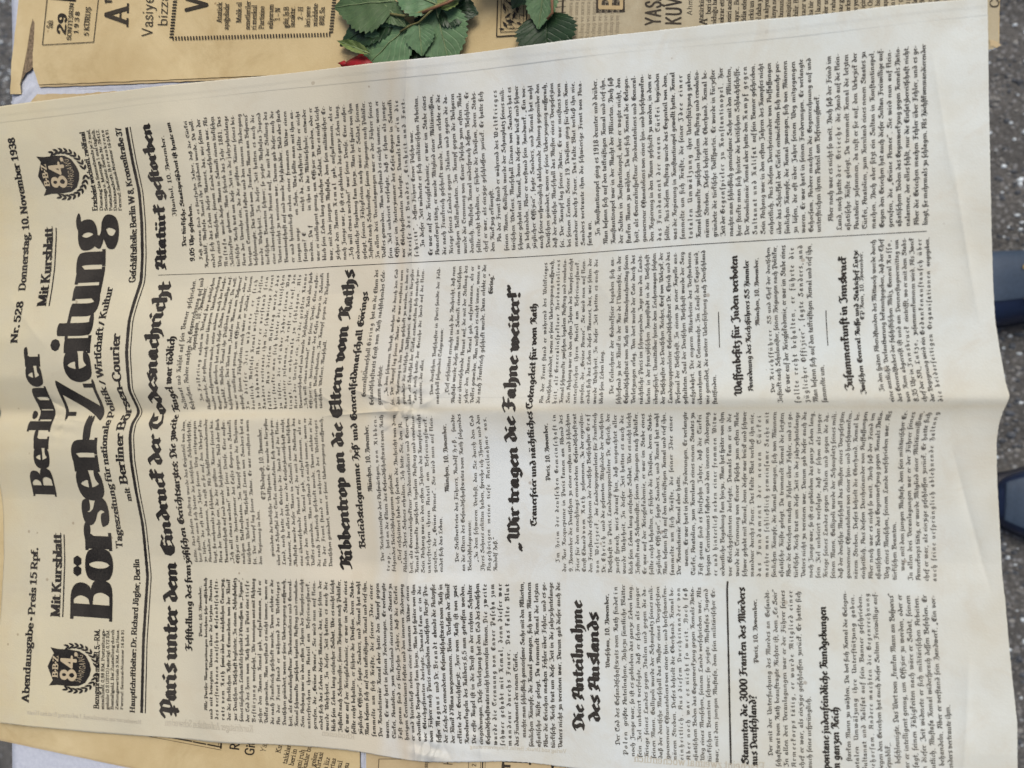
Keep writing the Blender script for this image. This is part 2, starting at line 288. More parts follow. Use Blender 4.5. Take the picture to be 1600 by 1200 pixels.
PUN = {
'.':".34|.14,.06 .16,.06", ',':".34|.15,.08 .16,.06 .08,-.16", ':':".34|.14,.06 .16,.06;.14,.78 .16,.78", ';':".34|.15,.08 .16,.06 .08,-.16;.14,.78 .16,.78",
'-':".48|.08,.42 .36,.5", '!':".4|.16,1.45 .16,.45;.15,.06 .17,.06", '?':".6|.12,1.2 .3,1.45 .48,1.2 .22,.8 .24,.45;.23,.06 .25,.06",
'„':".55|.15,.08 .16,.04 .06,-.2;.35,.08 .36,.04 .26,-.2", '“':".55|.1,1.45 .04,1.2;.32,1.45 .26,1.2", '”':".5|.1,1.45 .04,1.2;.32,1.45 .26,1.2",
"'":".28|.14,1.45 .08,1.2", '(':".42|.34,1.5 .14,1.1 .14,.3 .34,-.1", ')':".42|.08,1.5 .28,1.1 .28,.3 .08,-.1", '—':".95|.06,.5 .84,.5", '/':".7|.08,.0 .5,1.2",
'·':".36|.16,.7 .18,.7", '°':".5|~.25,.8 .12,.65 .25,.5 .38,.65 .25,.8", '=':".5|.05,.3 .4,.3;.05,.6 .4,.6", ' ':".34|", '…':"1.2|.14,.06 .16,.06;.5,.06 .52,.06;.86,.06 .88,.06",
}
def _spline(P, n):
    P = [np.array(p) for p in P]
    if len(P) < 3: return P
    closed = np.allclose(P[0], P[-1]); out = []
    m = len(P)
    for i in range(m-1):
        p1, p2 = P[i], P[i+1]
        p0 = P[i-1] if i > 0 else (P[-2] if closed else 2*p1-p2)
        p3 = P[i+2] if i+2 < m else (P[1] if closed else 2*p2-p1)
        for k in range(n):
            t = k/n
            out.append(.5*((2*p1)+(-p0+p2)*t+(2*p0-5*p1+4*p2-p3)*t*t+(-p0+3*p1-3*p2+p3)*t**3))
    out.append(P[-1]); return out
def _hull(pts):
    pts = sorted(set((round(float(x), 6), round(float(y), 6)) for x, y in pts))
    if len(pts) < 3: return pts
    def half(ps):
        h = []
        for p in ps:
            while len(h) >= 2 and (h[-1][0]-h[-2][0])*(p[1]-h[-2][1])-(h[-1][1]-h[-2][1])*(p[0]-h[-2][0]) <= 1e-12: h.pop()
            h.append(p)
        return h
    a = half(pts); b = half(pts[::-1]); return a[:-1]+b[:-1]
class Font:
    def __init__(s, kind, nib_w, nib_t, ang, curve=3, round_nib=False, sans=False, dot=None, tight=False):
        s.tight = tight
        s.kind, s.curve, s.sans, s.cache = kind, curve, sans, {}
        c, n = math.cos(ang), math.sin(ang)
        if round_nib:
            k = 8 if curve <= 3 else 12
            s.nib = [(nib_w/2*math.cos(q)*c-nib_t/2*math.sin(q)*n, nib_w/2*math.cos(q)*n+nib_t/2*math.sin(q)*c) for q in [2*math.pi*(i+.5)/k for i in range(k)]]
        else:
            s.nib = [(a*nib_w/2*c-b*nib_t/2*n, a*nib_w/2*n+b*nib_t/2*c) for a, b in ((1,1),(-1,1),(-1,-1),(1,-1))]
        s.nw = nib_w; s.dot = dot or max(nib_w, .16)
    def src(s, ch):
        base = {'ä':'a','ö':'o','ü':'u','Ä':'A','Ö':'O','Ü':'U','é':'e','â':'a','ş':'s','Ş':'S','ç':'c','Ç':'C','ğ':'g','İ':'I'}
        b = base.get(ch, ch); extra = []
        t = None
        if s.kind == 'fr': t = PUN.get(b) or FR.get(b) or AN.get(b)
        else: t = AN.get(b) or PUN.get(b) or FR.get(b)
        if t is None: return .5, [], []
        if b == ' ' and s.tight: t = '.32|'
        if s.kind == 'fr' and b == '-': t = PUN['-']
        adv, st_ = t.split('|'); adv = float(adv)
        if s.kind == 'fr' and b in AN and b not in FR: adv *= .8
        cap = b.isupper(); y = 1.78 if cap else 1.3; cx = adv*.42
        if ch in 'äöüÄÖÜ': extra = [(cx-.15, y), (cx+.15, y)]
        if ch == 'é': extra = [(cx, 1.3)]
        if ch == 'â': extra = [(cx-.1, 1.25), (cx, 1.35), (cx+.1, 1.25)]
        if ch in 'şŞçÇ': extra = [(cx+.02, -.18), (cx-.06, -.32)]
        if ch == 'ğ': extra = [(cx-.14, 1.32), (cx, 1.22), (cx+.14, 1.32)]
        if ch == 'İ': extra = [(cx, 1.85)]
        return adv, [q for q in st_.split(';') if q], extra
    def glyph(s, ch):
        g = s.cache.get(ch)
        if g: return g
        adv, strokes, extra = s.src(ch); V = []; T = []; L = []
        kx = .8 if (s.kind == 'fr' and ch in AN and ch not in FR) else 1
        lay = 0
        def add(poly):
            nonlocal lay
            if len(poly) < 3: return
            o = len(V); V.extend(poly); L.extend([lay]*len(poly)); lay += 1
            for i in range(1, len(poly)-1): T.append((o, o+i, o+i+1))
        for q in strokes:
            serif = q[0] == '_'; sm = q[0] == '~'
            if serif and s.sans: continue
            pts = [tuple(float(z) for z in p.split(',')) for p in q.lstrip('~_').split()]
            pts = [(x*kx, y) for x, y in pts]
            if len(pts) == 2 and abs(pts[0][0]-pts[1][0])+abs(pts[0][1]-pts[1][1]) < .1 and ch not in 'ij':
                pass
            if sm: pts = _spline(pts, s.curve)
            short = len(pts) == 2 and abs(pts[0][0]-pts[1][0])+abs(pts[0][1]-pts[1][1]) < .12
            if short:
                r = s.dot*.62; cx, cy = pts[0]; cy = max(cy, 0) if cy < .2 else cy
                add([(cx+r*math.cos(2*math.pi*i/8), cy+r*math.sin(2*math.pi*i/8)) for i in range(8)]); continue
            for a, b in zip(pts[:-1], pts[1:]):
                if serif:
                    t = min(.06, s.nw*.3); add(_hull([(a[0]+i, a[1]+j) for i in (-t, t) for j in (-t, t)]+[(b[0]+i, b[1]+j) for i in (-t, t) for j in (-t, t)]))
                else:
                    add(_hull([(a[0]+i, a[1]+j) for i, j in s.nib]+[(b[0]+i, b[1]+j) for i, j in s.nib]))
        for cx, cy in extra:
            r = s.dot*.55; add([(cx*kx+r*math.cos(2*math.pi*i/6), cy+r*math.sin(2*math.pi*i/6)) for i in range(6)])
        g = (adv, np.array(V, float).reshape(-1, 2), np.array(T, int).reshape(-1, 3), np.array(L, float))
        s.cache[ch] = g; return g
F_BODY = Font('fr', .185, .08, math.radians(38))
F_BODYB = Font('fr', .25, .10, math.radians(38))
F_HEAD = Font('fr', .285, .135, math.radians(40), curve=4, tight=True)
F_SUB = Font('fr', .255, .13, math.radians(40), tight=True)
F_FAT = Font('an', .40, .12, 0, curve=6, round_nib=True, dot=.3)
F_BOLD = Font('an', .35, .19, 0, curve=3, round_nib=True)
F_SMALL = Font('an', .21, .15, 0, curve=2)
F_TEXT = Font('an', .20, .11, 0, curve=3)
F_SANS = Font('an', .12, .12, 0, curve=3, round_nib=True, sans=True)
F_SANSB = Font('an', .27, .22, 0, curve=4, round_nib=True, sans=True)
F_GHOST = Font('an', .15, .09, 0, curve=2)

TRK = .22
def longs(t):
    out = []
    for i, c in enumerate(t):
        if c == 's':
            nx = t[i+1] if i+1 < len(t) else ' '
            out.append('ſ' if nx.isalpha() and nx not in 'bkmgr' else 's')
        else: out.append(c)
    return ''.join(out)

class Ink:
    """collects letters in sheet coordinates (a = along the line, d = down the sheet), built as one mesh"""
    def __init__(s): s.V, s.T, s.n, s.L = [], [], 0, []
    def poly(s, pts, layer=0):
        o = s.n; s.V.append(np.array(pts, float)); s.L.append(np.full(len(pts), float(layer))); s.n += len(pts)
        s.T.append(np.array([(o, o+i, o+i+1) for i in range(1, len(pts)-1)]))
    def put(s, font, ch, a, d, ka, kd, layer0=0, slant=0, mirror=False):
        adv, V, T, L = font.glyph(ch)
        if len(V):
            X = V[:, 0]+slant*V[:, 1]
            s.V.append(np.stack([a+X*ka, d-V[:, 1]*kd], 1)); s.T.append(T+s.n); s.L.append(L+layer0); s.n += len(V)
        return adv*ka
    def line(s, font, text, a0, a1, d, xh, mode='j', ka=None, jitter=0, tscale=1.0, slant=0, fn=None, layer0=0):
        """text between a0 and a1 (either direction); d may be a function of a; mode j=fit glyphs+spaces, f=scale to fit, l=left, r=right"""
        sg = 1 if a1 > a0 else -1
        items = []   # (char, tracking)
        for wd in text.split(' '):
            tr = wd.startswith('^') or wd.startswith('„^'); wd = wd.replace('^', '')
            for c in wd: items.append((c, .30 if tr else 0))
            items.append((' ', .30 if tr else 0))
        items = items[:-1]
        wl = [font.glyph(c)[0]+t for c, t in items]
        tot = sum(wl) - .1; nsp = sum(1 for c, t in items if c == ' ')
        L = abs(a1-a0); gap = 0; k = ka if ka else L/tot
        if mode == 'f': k = L/tot
        elif mode == 'j':
            slack = L-tot*k
            if slack < 0 or nsp == 0:
                k = L/tot
            else:
                ex = slack/(nsp*1.0+len(items)*TRK); gap = ex
        a = a0
        if mode == 'r': a = a1-sg*tot*k
        for (c, t), wd in zip(items, wl):
            dd = d(a) if callable(d) else d
            j = (RNG.uniform(-jitter, jitter) if jitter else 0)
            if c != ' ':
                if sg > 0: s.put(font, c, a, dd+j, k, xh, layer0, slant)
                else: s.put(font, c, a, dd+j, -k, xh, layer0, slant)
            adv = wd*k + (gap if c == ' ' else gap*TRK if mode == 'j' else 0)
            a += sg*adv
    def build(s, name, mat, parent, mapper, lift=.00026, dlay=2.2e-6, label=None, fine=True):
        if not s.V: return None
        V = np.concatenate(s.V); T = np.concatenate(s.T); L = np.concatenate(s.L)
        for _ in range(9):                       # large letters follow the bends of the paper
            E = [np.linalg.norm(V[T[:, i]]-V[T[:, (i+1) % 3]], axis=1) for i in range(3)]
            m = np.max(E, 0)
            big = m > 4.5
            if fine is False or not big.any(): break
            Tb = T[big]; k = np.argmax(np.array(E)[:, big], 0); r = np.arange(len(Tb))
            a, b, c = Tb[r, k], Tb[r, (k+1) % 3], Tb[r, (k+2) % 3]
            M = (V[a]+V[b])/2; ids = len(V)+np.arange(len(M)); V = np.concatenate([V, M]); L = np.concatenate([L, L[a]])
            T = np.concatenate([T[~big], np.stack([a, ids, c], 1), np.stack([ids, b, c], 1)])
        P = mapper(V[:, 0], V[:, 1], lift+L*dlay)
        # make all faces look up
        A, B, D = P[T[:, 0]], P[T[:, 1]], P[T[:, 2]]
        flip = np.cross(B-A, D-A)[:, 2] < 0
        T = T.copy(); T[flip] = T[flip][:, ::-1]
        o = link(name, fast_mesh(name, P, T), mat, parent)
        if label: o['label'] = label
        return o
# ------------------------------------------------------------------ the sheet: survey of the lying newspaper
def pchip(x, y, q):
    x = np.asarray(x, float); y = np.asarray(y, float); q = np.clip(q, x[0], x[-1])
    h = np.diff(x); dl = np.diff(y)/h; m = np.zeros_like(y)
    for i in range(1, len(x)-1):
        if dl[i-1]*dl[i] > 0:
            w1 = 2*h[i]+h[i-1]; w2 = h[i]+2*h[i-1]; m[i] = (w1+w2)/(w1/dl[i-1]+w2/dl[i])
    m[0], m[-1] = dl[0], dl[-1]
    i = np.clip(np.searchsorted(x, q, side='right')-1, 0, len(x)-2); t = (q-x[i])/h[i]
    return ((2*t**3-3*t*t+1)*y[i]+(t**3-2*t*t+t)*h[i]*m[i]+(-2*t**3+3*t*t)*y[i+1]+(t**3-t*t)*h[i]*m[i+1])
ROWS = {   # nominal position across the sheet : image row at stations down the sheet
 1190: [(-20,1122),(0,1124),(50,1130),(200,1143),(330,1153),(540,1167),(600,1178),(660,1186),(760,1185),(900,1196),(1100,1214),(1300,1231),(1460,1243),(1600,1256)],
 1165: [(-20,1095),(35,1098),(207,1114),(330,1123),(440,1133),(540,1145),(650,1158),(870,1169),(1000,1183),(1120,1191),(1300,1203),(1460,1212),(1600,1218)],
 909: [(-20,884),(330,903),(560,907),(650,913),(870,909),(970,913),(1100,918),(1200,920),(1340,925),(1460,930),(1600,937)],
 893: [(-20,862),(310,878),(440,883),(520,886),(610,892),(650,896),(720,892),(880,893),(1000,897),(1150,900),(1300,903),(1460,908),(1600,914)],
 647: [(-20,655),(290,655),(540,651),(600,648),(860,646),(1180,643),(1460,642),(1600,641)],
 630: [(-20,639),(300,640),(540,637),(590,633),(760,630),(1100,631),(1220,629),(1600,626)],
 410: [(-20,449),(300,434),(500,425),(600,421),(660,418),(760,412),(855,406),(1000,397),(1100,391),(1200,385),(1360,375),(1460,371),(1600,365)],
 402: [(-20,440),(238,430),(400,424),(520,416),(660,409),(745,405),(840,400),(1100,381),(1450,361.5),(1600,353)],
 390: [(-20,432),(322,418),(400,414),(490,407),(600,403),(700,397),(790,391),(900,384.5),(1000,378),(1080,372),(1300,361),(1440,352),(1600,342)],
 137: [(-20,226),(190,200),(235,193),(300,187),(400,176),(600,156),(640,151),(745,142),(805,135),(905,125),(1000,117),(1100,109),(1200,98),(1300,86),(1440,71),(1600,57)],
 76: [(-20,173),(0,170),(50,163),(200,143),(400,121),(600,98),(640,94),(800,75),(1000,50),(1200,30),(1400,10),(1600,-9)],
}
DX = {     # station down the sheet : {image row : shift of a printed line from straight}
 40: {1190:-3,1095:0,990:6,960:10,870:15,800:14,770:11,720:0,690:-1,665:3,645:12,620:0,590:-13,560:-15,530:-18,480:-9,450:-4,370:2,350:1,310:-4,290:-8,220:-21,165:-25},
 160: {1190:12,1115:14,960:15,880:16,840:14,780:6,740:-4,700:-10,665:-6,645:4,630:0,610:-10,570:-20,545:-20,510:-16,480:-8,450:-2,420:4,360:5,300:2,250:-9,200:-18,145:-22},
 220: {1190:3,1115:4,1000:7,900:14,820:6,770:-4,720:-12,680:-14,660:-10,645:2,630:-5,610:-15,550:-19,500:-15,475:-8,440:4,400:6,350:5,300:1,250:-10,200:-19,140:-24},
 280: {1190:12,1115:12,960:14,880:11,850:6,800:-2,720:-11,695:-14,660:-12,645:-5,625:-12,600:-21,550:-17,510:-13,450:3,410:5,330:3,280:-5,220:-14,190:-22,135:-26},
 335: {1190:2,1123:1,905:0,878:1,780:-6,720:-12,655:-15,640:-6,620:-12,584:-17,508:-9,435:8,418:10,300:-2,186:-14,125:-18},
 430: {1190:2,1123:1,905:0,880:0,760:-6,655:-12,640:-6,600:-10,573:-10,500:-3,427:6,415:6,300:-1,176:-8,115:-12},
 545: {1190:4,1147:3,910:0,880:4,720:-9,665:-12,640:-13,610:-15,530:-5,450:7,400:7,300:2,160:-6,95:-8},
 660: {1190:7,1160:6,915:-4,895:0,770:-2,650:-7,630:-8,600:-9,530:-2,420:4,400:5,155:-6,88:-7},
 810: {1200:6,1169:5,912:1,890:2,720:0,660:-5,640:-7,610:-4,540:1,470:1,410:3,391:3,135:-4,75:-5},
 950: {1205:5,1180:5,913:1,890:2,650:-2,630:-1,600:0,400:1,385:2,120:-3,55:-4},
 1100: {1215:5,1190:5,918:-1,900:1,645:-1,630:3,550:0,391:-4,375:2,110:-2,40:-2},
 1250: {1225:6,1200:5,920:-1,900:1,650:2,630:6,600:3,500:-3,385:-5,365:1,90:-3,25:-3},
 1460: {1245:22,1185:20,950:7,908:3,795:0,700:-2,660:2,628:13,600:6,550:-3,500:-6,370:-10,350:-10,72:-13,0:-14},
 1560: {1250:32,1190:30,1130:30,1060:22,1000:16,940:11,900:6,800:1,750:-2,690:-3,665:0,640:8,620:19,600:12,550:3,500:-5,450:-8,350:-11,150:-15,0:-17},
}
SR = sorted(ROWS); YG = np.arange(-40, 1281, 2.0); VG = np.arange(-40, 1641, 5.0)
_stv = sorted(DX); TAB = []
for sv in _stv:
    it = sorted(DX[sv].items()); ys = np.array([i[0] for i in it], float); ds = np.array([i[1] for i in it], float)
    f = np.interp(YG, ys, ds); k = np.exp(-.5*(np.arange(-9, 10)*2/5.0)**2); k /= k.sum()
    f = np.convolve(np.pad(f, 9, mode='edge'), k, 'valid'); TAB.append(f)
TAB = np.array(TAB)                               # stations x rows
def along_v(tab):
    out = np.empty((len(VG), len(YG)))
    for j in range(len(YG)): out[:, j] = pchip(_stv, tab[:, j], VG)
    k = np.exp(-.5*(np.arange(-5, 6)*5/9.0)**2); k /= k.sum()
    for j in range(len(YG)): out[:, j] = np.convolve(np.pad(out[:, j], 5, mode='edge'), k, 'valid')
    return out
DXG = along_v(TAB)
# height of the paper over the table (m): where printed lines are displaced away from below the lens the sheet stands up
HG_t = np.zeros_like(TAB)
for i, sv in enumerate(_stv):
    kk = {40:.42,160:.42,220:.45,280:.45,335:.48,430:.55,545:.55,660:.5,810:.5}.get(sv, 0)
    t = TAB[i]; left = np.clip(np.max(t)*.8-t, 0, 40)*kk
    wr = {660:.35,810:.7,950:1,1100:1,1250:.85,1460:1.0,1560:1.2}.get(sv, 0)
    d = np.abs(YG-622-(640-622)*(sv < 900)); tent = np.where(YG < 622, 78, 62)
    ridge = 5.5*np.exp(-((np.sqrt(d*d+49)-7)/ (tent*.55)))*wr*np.clip(1.3-d/150, 0, 1)
    lowA = np.clip((YG-880)/300, 0, 1)*8*np.clip((sv-900)/500, 0, 1)
    HG_t[i] = (left+ridge+lowA)*.001
HG = along_v(HG_t)
def bil(G, v, y):
    a = np.clip((np.asarray(v)-VG[0])/5.0, 0, len(VG)-1.001); b = np.clip((np.asarray(y)-YG[0])/2.0, 0, len(YG)-1.001)
    i = a.astype(int); j = b.astype(int); fa = a-i; fb = b-j
    return (G[i, j]*(1-fa)*(1-fb)+G[i+1, j]*fa*(1-fb)+G[i, j+1]*(1-fa)*fb+G[i+1, j+1]*fa*fb)
ROWG = np.array([pchip(*zip(*ROWS[s_]), VG) for s_ in SR])         # rows x v
k_ = np.exp(-.5*(np.arange(-6, 7)*5/14.0)**2); k_ /= k_.sum()
ROWG = np.array([np.convolve(np.pad(r, 6, mode='reflect', reflect_type='odd'), k_, 'valid') for r in ROWG])
def row_y(s_, v):
    s_, v = np.broadcast_arrays(np.asarray(s_, float), np.asarray(v, float))
    a = np.clip((v-VG[0])/5.0, 0, len(VG)-1.001); i = a.astype(int); f = a-i
    Rv = ROWG[:, i]*(1-f)+ROWG[:, i+1]*f                      # rows x pts
    SRa = np.array(SR, float); j = np.clip(np.searchsorted(SRa, s_, side='right')-1, 0, len(SR)-2)
    t = (s_-SRa[j])/(SRa[j+1]-SRa[j])
    lo = np.take_along_axis(Rv, j[None], 0)[0]; hi = np.take_along_axis(Rv, (j+1)[None], 0)[0]
    return lo+(hi-lo)*t
Z0 = 0.0058
FOLD_V = 641.0
_rip = RNG.normal(size=(40, 4))
WR = [(645,520,640,655,4,.0014),(600,560,640,648,3.5,.0011),(690,590,642,650,4,-.0010),(640,655,600,720,4,.0010),(585,480,640,560,5,.0008),(560,640,520,656,4,-.0009),
      (700,640,760,652,4,.0009),(1195,665,1120,700,4,.0016),(1190,745,1130,748,4,.0014),(1195,700,1100,652,5,-.0010),(640,40,655,160,6,.0014),(600,60,640,110,6,-.0012),
      (300,1500,520,1535,9,.0010),(700,1490,900,1540,10,-.0010),(1000,1500,1190,1480,12,.0014),(150,1470,330,1500,8,.0006),(880,30,1100,60,12,.0010),(430,20,520,90,10,.0010),
      (450,640,560,643,3,.0008),(1000,655,1100,650,3,.0008),(230,640,120,641,3,.0007),(400,900,560,1010,14,.0005),(760,1010,880,1130,16,.0005),(250,800,380,860,14,.0005)]
def micro(s_, v):
    """small waves of old paper, the sharp cross fold and the folded border"""
    h = 0*s_
    for k in range(22):
        ax, ay = _rip[k, 0]*.020, _rip[k, 1]*.016
        h = h+.00016*np.sin(ax*v+ay*s_+_rip[k, 2]*5)*(1.1 if k % 2 else .7)
    dv = np.abs(v-FOLD_V-2.2*np.sin(s_/37.))
    h = h+.0014*np.exp(-dv/6.)+.0040*np.exp(-((v-632)/55.)**2)*(.55+.45*np.sin(s_/140.+2))
    h = h-.0006*np.exp(-((v-FOLD_V-16)/9.)**2)
    # crumples where both folds meet, and at the lower corner of the cross fold
    for (cs, cv, r, a) in ((640, 640, 34, .0022), (1180, 662, 22, .003), (1150, 745, 30, .0008), (650, 90, 30, .0012), (600, 655, 16, .0012)):
        g = np.exp(-(((s_-cs)**2+(v-cv)**2)/(r*r))); h = h+a*g*np.sin((s_-cs)*.19+(v-cv)*.13)*np.cos((v-cv)*.17-(s_-cs)*.07)
    for (sa, va, sb, vb, wd, a) in WR:
        L2 = (sb-sa)**2+(vb-va)**2; t = np.clip(((s_-sa)*(sb-sa)+(v-va)*(vb-va))/L2, 0, 1)
        dd = np.hypot(s_-sa-t*(sb-sa), v-va-t*(vb-va)); h = h+a*np.exp(-dd/wd)*np.sin(np.pi*np.clip(t*.96+.02, 0, 1))**.5
    # folded margin: strip above the long crease lies a hair higher
    h = h+(.00016+.00022*np.exp(-((v-700)/130.)**2)+.0001*np.sin(v/61.))/(1+np.exp(np.clip(-(104.0+1.2*np.sin(v/90.)-s_)/.35, -60, 60)))
    h = h+.00018/(1+np.exp(np.clip(-(92.0+2*np.sin(v/140.)-s_)/.5, -60, 60)))
    # soft diagonal waves on the empty foot margin
    h = h+.0007*np.exp(-((v-1505)/45.)**2)*np.sin(s_/23.+v/31.)*np.sin(s_/61.+1)
    return h
def page(s_, v, lift=0):
    s_ = np.asarray(s_, float); v = np.asarray(v, float)
    y = row_y(s_, v); x = v+bil(DXG, v, y); h = bil(HG, v, y)
    h = h+.0085*np.exp(-((s_-60)/95.)**2)*(np.exp(-((v-640)/95.)**4)+.75*np.exp(-((v-872)/62.)**4))
    z = Z0+h+micro(s_, v)
    return world(x, y, z+lift)
def v_at(s_, px):
    """sheet position v whose printed point lands at image column px on line s_"""
    v = px
    for _ in range(12): v = v-(float(v+bil(DXG, v, row_y(s_, v)))-px)*.7
    return float(v)
def s_at(v, y):
    ss = np.linspace(40, 1225, 1200); return float(np.interp(y, row_y(ss, np.full(1200, float(v))), ss))

news = thing("newspaper", "large pale German newspaper in blackletter print, its bold title along the left end", "newspaper", W(700, 620, 0))
def page_sheet():
    s_ = np.unique(np.concatenate([np.linspace(76, 1195, 520), 104+np.linspace(-5, 5, 14), np.linspace(560, 700, 120)]))
    # smooth foot edge: last station
    v = np.unique(np.concatenate([np.linspace(-9, 1560, 760), np.linspace(FOLD_V-14, FOLD_V+14, 30)]))
    # the sheet really ends at v = 1560 (foot) and at the ragged head
    S, Vv = np.meshgrid(s_, v, indexing='ij')
    P = page(S.ravel(), Vv.ravel()).reshape(len(s_), len(v), 3)
    # slight unevenness of the cut edges
    rg = RNG.normal(size=(4, len(v)))*.00007; P[0, :, 1] += rg[0]; P[-1, :, 1] += rg[1]*1.5; P[:, -1, 0] += RNG.normal(size=len(s_))*.00006
    P[0, :, 1] += .0003*np.sin(v/43.); P[-1, :, 1] += .0004*np.sin(v/31.)
    n, m = len(s_), len(v); V = P.reshape(-1, 3)
    i, j = np.meshgrid(np.arange(n-1), np.arange(m-1), indexing='ij'); q = (i*m+j).ravel()
    T = np.stack([q, q+m, q+m+1, q+1], 1)
    # underside and rim: the paper has thickness
    V2 = V.copy(); V2[:, 2] -= .00012; k = len(V)
    T2 = T[:, ::-1]+k
    rim = np.concatenate([np.arange(m), np.arange(1, n)*m+m-1, np.arange(m-2, -1, -1)+(n-1)*m, np.arange(n-2, 0, -1)*m])
    r2 = np.roll(rim, -1); T3 = np.stack([rim, r2, r2+k, rim+k], 1)
    me = fast_mesh("front_page", np.concatenate([V, V2]), np.concatenate([T, T2, T3]))
    uvl = me.uv_layers.new(name="UVMap")
    uu = np.tile(np.stack([(S.ravel())/1200., Vv.ravel()/1560.], 1), (2, 1)).astype(np.float32)
    li = np.empty(len(me.loops), np.int32); me.loops.foreach_get("vertex_index", li)
    uvl.data.foreach_set("uv", uu[li].ravel())
    return link("front_page", me, M_PAGE, news, True)
page_sheet()
def under_sheet(name, s0, s1, v0, v1, drop):
    s_ = np.linspace(s0, s1, 90); v = np.linspace(v0, v1, 110); S, Vv = np.meshgrid(s_, v, indexing='ij')
    P = page(S.ravel(), Vv.ravel(), -drop)
    P[:, 2] = np.maximum(P[:, 2], .0022)
    m = len(v); i, j = np.meshgrid(np.arange(89), np.arange(m-1), indexing='ij'); q = (i*m+j).ravel()
    T = np.stack([q, q+m, q+m+1, q+1], 1); me = fast_mesh(name, P, T)
    uvl = me.uv_layers.new(name="UVMap"); uu = np.stack([S.ravel()/1200., Vv.ravel()/1560.], 1).astype(np.float32)
    li = np.empty(len(me.loops), np.int32); me.loops.foreach_get("vertex_index", li); uvl.data.foreach_set("uv", uu[li].ravel())
    link(name, me, M_PAGE, news, True)
under_sheet("inner_page", 79, 1187, -7, 1556, .0007)

